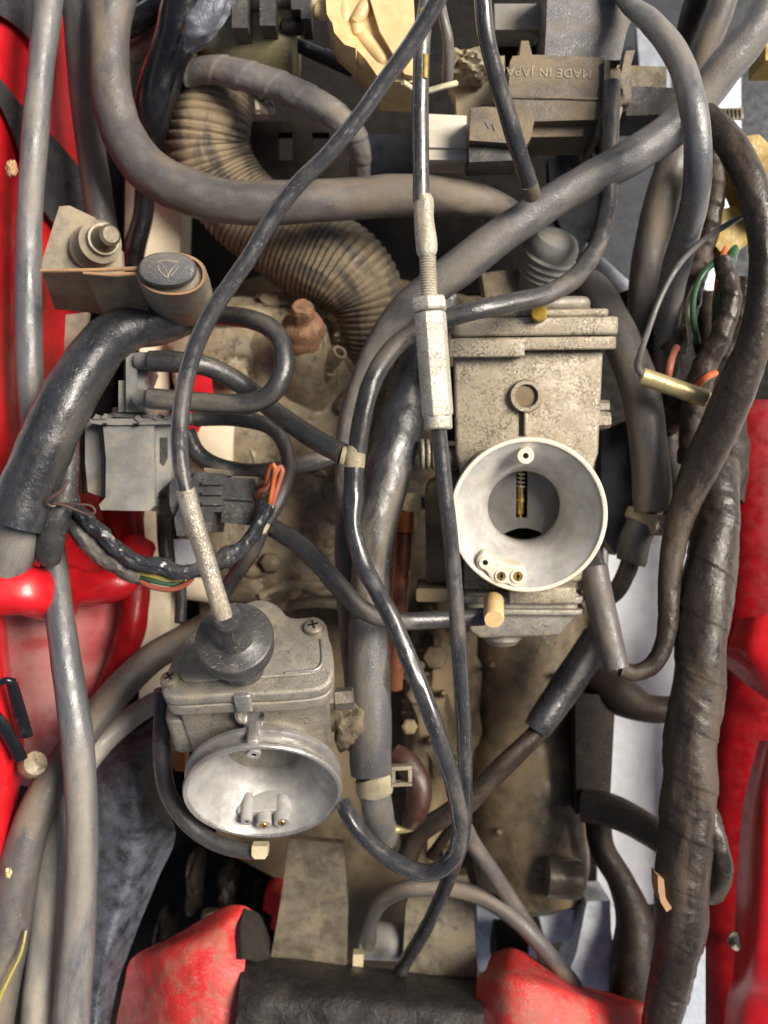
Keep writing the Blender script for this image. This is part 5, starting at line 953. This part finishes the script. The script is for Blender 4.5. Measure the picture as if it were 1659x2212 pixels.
# strip standing towards the camera: rusty top edge, front face visible
def strip(pts_top, pts_bot, th=0.0018):
    bm = bmesh.new(); n = len(pts_top); A = [P(*q) for q in pts_top]; B = [P(*q) for q in pts_bot]
    fr = [bm.verts.new(v) for v in A]; fb_ = [bm.verts.new(v) for v in B]
    for i in range(n - 1): bm.faces.new((fr[i], fb_[i], fb_[i + 1], fr[i + 1]))
    bmesh.ops.solidify(bm, geom=list(bm.faces), thickness=th)
    return bm_mesh(bm)
link('front_strip', strip([(90, 585, 22), (180, 586, 24), (186, 592, 24.5), (296, 588, 26), (306, 600, 26)], [(118, 668, -8), (220, 678, -8), (232, 700, -8), (322, 706, -8), (330, 700, -8)]), M['bracket'], BR)
tube('top_edge', [(88, 585, 22.6, 9), (180, 584, 24.6, 9), (240, 582, 25.4, 9), (296, 580, 26.6, 9)], M['rustedge'], parent=BR, n=10)
tube('top_edge', [(180, 590, 24.6, 7), (240, 594, 25.6, 8), (292, 592, 26.6, 8), (302, 602, 27, 8), (312, 618, 27.4, 8)], M['rustedge'], parent=BR, n=10)
# oval clamp: swept oval ring, tilted, tapering away from the camera
def oval(c, a, b, n=72): return [(c[0] + a * math.cos(2 * math.pi * i / n), c[1] + b * math.sin(2 * math.pi * i / n)) for i in range(n)]
def loft(name, rings, mat_, parent, cap0=True, cap1=True, angle=40):
    V = []; F = []; n = len(rings[0])
    for r in rings: V += [tuple(P(*q)) for q in r]
    for i in range(len(rings) - 1):
        for j in range(n): j2 = (j + 1) % n; F.append((i * n + j, i * n + j2, (i + 1) * n + j2, (i + 1) * n + j))
    if cap0: F.append(tuple(range(n))[::-1])
    if cap1: F.append(tuple(range((len(rings) - 1) * n, len(rings) * n)))
    me = bpy.data.meshes.new(name); me.from_pydata(V, [], F)
    bm = bmesh.new(); bm.from_mesh(me); bmesh.ops.recalc_face_normals(bm, faces=bm.faces); bm.to_mesh(me); bm.free()
    return link(name, me, mat_, parent, angle=angle)
def ring(cx, cy, a, b, z, rot=0.0, n=72, p=2.0):
    out = []
    for i in range(n):
        t = 2 * math.pi * i / n; c_, s_ = math.cos(t), math.sin(t)
        x = a * abs(c_) ** (2 / p) * (1 if c_ > 0 else -1); y = b * abs(s_) ** (2 / p) * (1 if s_ > 0 else -1)
        out.append((cx + x * math.cos(rot) - y * math.sin(rot), cy + x * math.sin(rot) + y * math.cos(rot), z))
    return out
loft('clamp_body', [ring(371, 592, 72, 45, 26, 0.04, p=2.2), ring(371, 592, 74, 47, 27, 0.04, p=2.2), ring(371, 593, 76, 48, 26, 0.04, p=2.2), ring(378, 612, 76, 48, 16, 0.06, p=2.2), ring(384, 632, 75, 48, 6, 0.08, p=2.2), ring(392, 656, 68, 45, -6, 0.1, p=2.2), ring(396, 664, 60, 40, -9, 0.1, p=2.2)], M['bracket'], BR)
loft('clamp_edge', [ring(371, 591, 66, 40, 26.4, 0.04, p=2.2), ring(371, 591, 67, 41, 28.2, 0.04, p=2.2), ring(371, 591, 73, 46, 28.2, 0.04, p=2.2), ring(371, 592, 74, 47, 26.8, 0.04, p=2.2)], M['rustedge'], BR, False, False)
loft('grommet', [ring(362, 583, 62, 37, 24, 0.02, p=2.3), ring(362, 583, 63, 38, 29, 0.02, p=2.3), ring(362, 582, 62, 37, 31, 0.02, p=2.3), ring(361, 581, 58, 34, 32, 0.02, p=2.3), ring(361, 581, 52, 30, 32.2, 0.02, p=2.3), ring(361, 581, 30, 18, 32.5, 0.02)], M['hose_fuel'], BR)
for pts in ([(340, 566), (352, 572), (360, 584), (362, 596)], [(386, 568), (376, 576), (366, 588), (362, 600)], [(340, 566), (360, 563), (386, 567)], [(342, 574), (344, 584), (352, 592), (360, 600)], [(386, 574), (380, 586), (370, 596)]):
    tube('moulded_mark', [(x, y, 32.1, 6) for x, y in pts], M['bracket'], parent=BR, n=8)
prism('lower_tab', [(142, 680), (190, 674), (180, 740), (150, 800), (138, 760)], -30, -26, M['bracket'], 'dusty tan tab below the steel bracket beside the red fairing', 'tab', bev=0.0008)
# ------------------------------------------------------------------ solenoid valve
SV = empty('solenoid_valve', P(270, 980, 0), 'grey plastic solenoid valve with two hose outlets left of the throttle cable', 'valve')
prism('case', [(222, 915), (332, 915), (334, 1092), (322, 1104), (218, 1102), (214, 1090), (228, 1075), (229, 990)], -26, 2, M['grey_pl'], parent=SV, bev=0.0012)
prism('side_flange', [(184, 912), (226, 912), (228, 1076), (204, 1068), (190, 1062), (184, 1000)], -24, -6, M['grey_pl'], parent=SV, bev=0.0012)
prism('right_wing', [(334, 915), (370, 915), (372, 1000), (368, 1040), (342, 1064), (334, 1092)], -26, -2, M['grey_pl'], parent=SV, bev=0.001)
prism('recess_mark', [(346, 945), (362, 945), (362, 990), (354, 1006), (346, 1000)], -2.2, -1.6, M['black_pl'], parent=SV, bev=0.0003)
prism('mounting_plate', [(172, 912), (184, 920), (182, 1060), (186, 1066), (174, 1066), (172, 1010)], -28, -16, M['strap'], parent=SV, bev=0.0005)
prism('top_plate', [(192, 905), (372, 903), (375, 916), (250, 918), (214, 917), (196, 914)], -26, 4, M['grey_pl'], parent=SV, bev=0.0006)
for q in ([(200, 905), (207, 894), (212, 896), (216, 905)], [(218, 904), (226, 893), (231, 894), (229, 905)], [(290, 903), (298, 896), (310, 908), (300, 912)], [(330, 904), (344, 893), (350, 897), (340, 908)], [(352, 904), (366, 893), (372, 897), (364, 906)]):
    prism('clip_finger', q, -4, 5, M['grey_pl'], parent=SV, bev=0.0004)
for x0, x1 in ((222, 230), (288, 300)): prism('plate_notch', [(x0, 914), (x1, 914), (x1, 919), (x0, 919)], 0, 4.6, M['dark'], parent=SV, bev=0)
rod('neck_flange', (284, 906, -10), (285, 884, -10), [(9.0, 0), (9.0, 0.35), (7.8, 0.5), (7.6, 1)], M['grey_pl'], SV, n=40)
prism('lower_tower', [(256, 822), (310, 820), (316, 850), (312, 890), (256, 890)], -18, 0, M['grey_pl'], parent=SV, bev=0.0016)
prism('tower_rib', [(272, 764), (296, 764), (294, 890), (272, 890)], -10, 2.6, M['grey_pl'], parent=SV, bev=0.0008)
prism('upper_tower', [(266, 764), (300, 762), (312, 772), (322, 800), (312, 826), (268, 826)], -18, -1, M['grey_pl'], parent=SV, bev=0.0018)
rod('outlet', (300, 779, 2), (330, 780, 5), cyl(3.4), M['grey_pl'], SV)
rod('outlet', (300, 861, 8), (330, 861, 12), cyl(3.4), M['grey_pl'], SV)
rod('rear_outlet', (370, 905, -20), (425, 905, -20), cyl(2.6), M['grey_pl'], SV)
EC = empty('electrical_connector', P(450, 1080, 0), 'dark grey two-part electrical plug with ribs below the solenoid valve', 'connector')
prism('collar', [(372, 1032), (402, 1022), (440, 1018), (442, 1090), (440, 1128), (400, 1130), (376, 1122), (366, 1090), (366, 1050)], -20, 6, M['black_pl'], parent=EC, bev=0.0025)
prism('socket', [(420, 1020), (478, 1022), (480, 1056), (480, 1106), (462, 1106), (455, 1152), (382, 1158), (376, 1120)], -22, 10, M['black_pl'], parent=EC, bev=0.0016)
for y in (1040, 1062, 1084): prism('rib', [(436, y), (480, y), (480, y + 7), (436, y + 7)], 0, 12, M['black_pl'], parent=EC, bev=0.0008)
prism('plug', [(478, 1030), (548, 1034), (552, 1060), (545, 1136), (478, 1128)], -22, 4, M['black_pl'], parent=EC, bev=0.0016)
prism('plug_step', [(482, 1066), (547, 1070), (546, 1082), (482, 1078)], -10, 6, M['black_pl'], parent=EC, bev=0.0006)
prism('latch', [(440, 1010), (498, 1016), (500, 1028), (444, 1026)], -12, -2, M['brown_pl'], parent=EC, bev=0.0006)
prism('plug_tab', [(500, 1028), (556, 1030), (558, 1042), (548, 1060), (540, 1040), (502, 1038)], -12, 0, M['brown_pl'], parent=EC, bev=0.0006)
prism('rear_flange', [(334, 1088), (372, 1072), (376, 1120), (356, 1118), (338, 1110)], -24, -8, M['brown_pl'], parent=EC, bev=0.001)
for i, pts in enumerate(([(545, 1080, 0, 11), (560, 1068, 8, 11), (574, 1050, 12, 11), (580, 1020, 16, 11), (590, 1004, 18, 11), (594, 1012, 18, 11), (590, 1045, 16, 11), (583, 1080, 14, 11), (578, 1092, 12, 11)],
                        [(546, 1074, 2, 12), (562, 1062, 10, 12), (580, 1052, 14, 12), (596, 1020, 16, 12), (604, 1008, 16, 12), (610, 1014, 16, 12), (600, 1050, 14, 12), (590, 1080, 12, 12), (584, 1094, 10, 12)],
                        [(545, 1066, -4, 11), (565, 1052, 2, 11), (580, 1040, 6, 11), (590, 1056, 8, 11), (586, 1080, 8, 11)])):
    tube('orange_wire', pts, M['w_orange'] if i == 0 else M['w_salmon'], ['front orange wire loop with grey stripe leaving the plug', 'right-hand salmon wire loop leaving the plug', 'inner salmon wire behind the two loops at the plug'][i], 'wire', 'orange wires', n=12)
tube('wire_stripe', [(584, 1012, 20.2, 2.5), (582, 1030, 18.6, 2.5), (577, 1050, 14.6, 2.5), (566, 1066, 11, 2.5)], M['w_grey'], 'thin grey stripe line on the front orange loop', 'stripe', n=6)
# ------------------------------------------------------------------ small wire harness left centre
tube('taped_wire', [(150, 990, 0, 26), (152, 1050, 6, 28), (160, 1090, 10, 30), (190, 1124, 12, 30), (225, 1158, 12, 30), (262, 1194, 12, 30), (300, 1216, 12, 32), (345, 1222, 12, 34), (392, 1236, 12, 28), (436, 1228, 12, 28), (470, 1214, 12, 34), (496, 1200, 12, 40), (525, 1182, 12, 30), (552, 1146, 12, 28), (572, 1110, 12, 26), (582, 1088, 12, 24)], M['hose_black'],
     'shiny black taped wire sagging between the wire tie and the orange wires', 'wire', 'black taped wires at the left', n=28, step=0.0006, radf=wraps(0.009, 0.0004, 0.0007))
tube('taped_wire', [(140, 1070, 2, 30), (150, 1112, 6, 34), (172, 1150, 8, 38), (205, 1186, 8, 40), (245, 1216, 8, 40), (290, 1240, 8, 38), (306, 1246, 8, 36)], M['hose_black'], 'duller black taped wire ending in yellow, green and brown wires', 'wire', 'black taped wires at the left', n=28, step=0.0006, radf=wraps(0.009, 0.0004, 0.0006))
tube('colour_wire', [(300, 1236, 9, 12), (330, 1243, 9, 12), (365, 1250, 8, 12), (395, 1252, 6, 11)], M['w_yellow'], 'yellow wire leaving the duller black taped wire', 'wire', 'coloured wires below the solenoid', n=12)
tube('colour_wire', [(302, 1246, 8, 10), (335, 1256, 8, 10), (370, 1262, 6, 10), (398, 1256, 4, 10)], M['w_green'], 'green wire just under the yellow one', 'wire', 'coloured wires below the solenoid', n=12)
tube('colour_wire', [(298, 1252, 7, 11), (318, 1264, 8, 11), (345, 1272, 8, 11), (375, 1273, 8, 11), (402, 1262, 8, 11), (416, 1246, 8, 11), (420, 1228, 8, 10)], M['w_brown'], 'reddish brown wire looping lowest below the yellow one', 'wire', 'coloured wires below the solenoid', n=12)
tube('wire_tie', [(150, 1036, 26, 7), (135, 1058, 26, 7), (112, 1074, 26, 6), (100, 1086, 24, 6), (112, 1094, 22, 6), (130, 1087, 21, 6), (170, 1090, 22, 6), (196, 1092, 22, 6), (206, 1104, 22, 6), (196, 1112, 22, 6), (170, 1104, 22, 6), (140, 1092, 22, 6), (118, 1088, 22, 6)], M['w_rust'], 'rusty twisted wire tie round the sleeves at the left', 'tie', n=10)
# ------------------------------------------------------------------ lower left
tube('lower_hose', [(470, 1340, -46, 60), (400, 1380, -44, 62), (330, 1420, -40, 64), (270, 1475, -34, 66), (215, 1540, -28, 68), (165, 1605, -22, 70), (115, 1680, -16, 74), (72, 1770, -12, 80), (40, 1880, -10, 90), (18, 2000, -10, 98), (-6, 2120, -10, 100), (-30, 2260, -10, 104)], M['hose_brown'],
     'brown hose curving out from behind the left carburettor to the bottom left corner', 'hose', 'large rubber hoses', n=36)
tube('lower_hose', [(400, 1490, -52, 40), (345, 1512, -48, 44), (290, 1545, -42, 48), (235, 1590, -34, 50), (185, 1650, -28, 52), (148, 1730, -22, 56), (122, 1830, -18, 62), (108, 1940, -16, 70), (98, 2060, -14, 76), (88, 2180, -12, 80), (84, 2290, -12, 80)], M['hose_pale'],
     'pale grey hose beside the brown one reaching the bottom left', 'hose', 'large rubber hoses', n=36)
tube('thin_wire', [(56, 2010, -2, 7), (45, 2060, 1, 7), (20, 2110, 3, 7), (0, 2160, 4, 7), (-10, 2210, 4, 7)], M['w_yellow'], 'thin yellow wire lying on the brown hose at the bottom left', 'wire', n=8)
sheet('rubber_mat', [[(330, 1560, -60), (370, 1580, -62), (400, 1630, -70)], [(225, 1620, -58), (300, 1650, -44), (352, 1700, -62)], [(195, 1740, -54), (290, 1740, -36), (380, 1800, -60)], [(190, 1880, -50), (280, 1880, -36), (340, 1900, -58)],
      [(180, 2020, -48), (240, 2020, -34), (288, 2030, -54)], [(170, 2140, -46), (210, 2140, -34), (250, 2140, -50)], [(160, 2290, -46), (200, 2290, -34), (232, 2290, -48)]], M['mat'], 'creased blue-black rubber mat between the edge hose and the dark gap', 'mat', bumps=0.0035, bf=42, nu=60, nv=110)
PB = empty('footrest_bracket', P(60, 1600, 0), 'small black bracket with white-capped bolt at the lower left edge', 'bracket')
tube('bar', [(-10, 1480, 12, 14), (12, 1470, 14, 16), (30, 1474, 12, 18)], M['gloss_black'], parent=PB, n=14)
tube('bar', [(26, 1476, 8, 26), (40, 1530, 4, 30), (56, 1590, -2, 32)], M['gloss_black'], parent=PB, n=20, flat=0.5)
tube('bar', [(-16, 1540, 10, 30), (14, 1580, 6, 32), (46, 1640, 0, 30)], M['gloss_black'], parent=PB, n=20, flat=0.5)
rod('bolt', (60, 1656, -12), (78, 1648, -4), [(4.0, 0), (5.4, 0.3), (5.4, 0.7), (4.6, 0.95), (3, 1)], M['engine_pale'], PB, n=32)
link('foam_crumb', blob_mesh(P(26, 365, 6), (0.002, 0.003, 0.002), 0.5, 2.5, 3, 3), M['rustedge']).__setitem__('label', 'tan crumb of foam on the red fairing at the left edge')
bpy.data.objects['foam_crumb']['category'] = 'crumb'
link('foam_speck', blob_mesh(P(18, 1886, 6), (0.0011, 0.0018, 0.0012), 0.5, 2.5, 3, 5), M['cream']).__setitem__('label', 'tiny tan crumb low on the left red panel')
bpy.data.objects['foam_speck']['category'] = 'crumb'
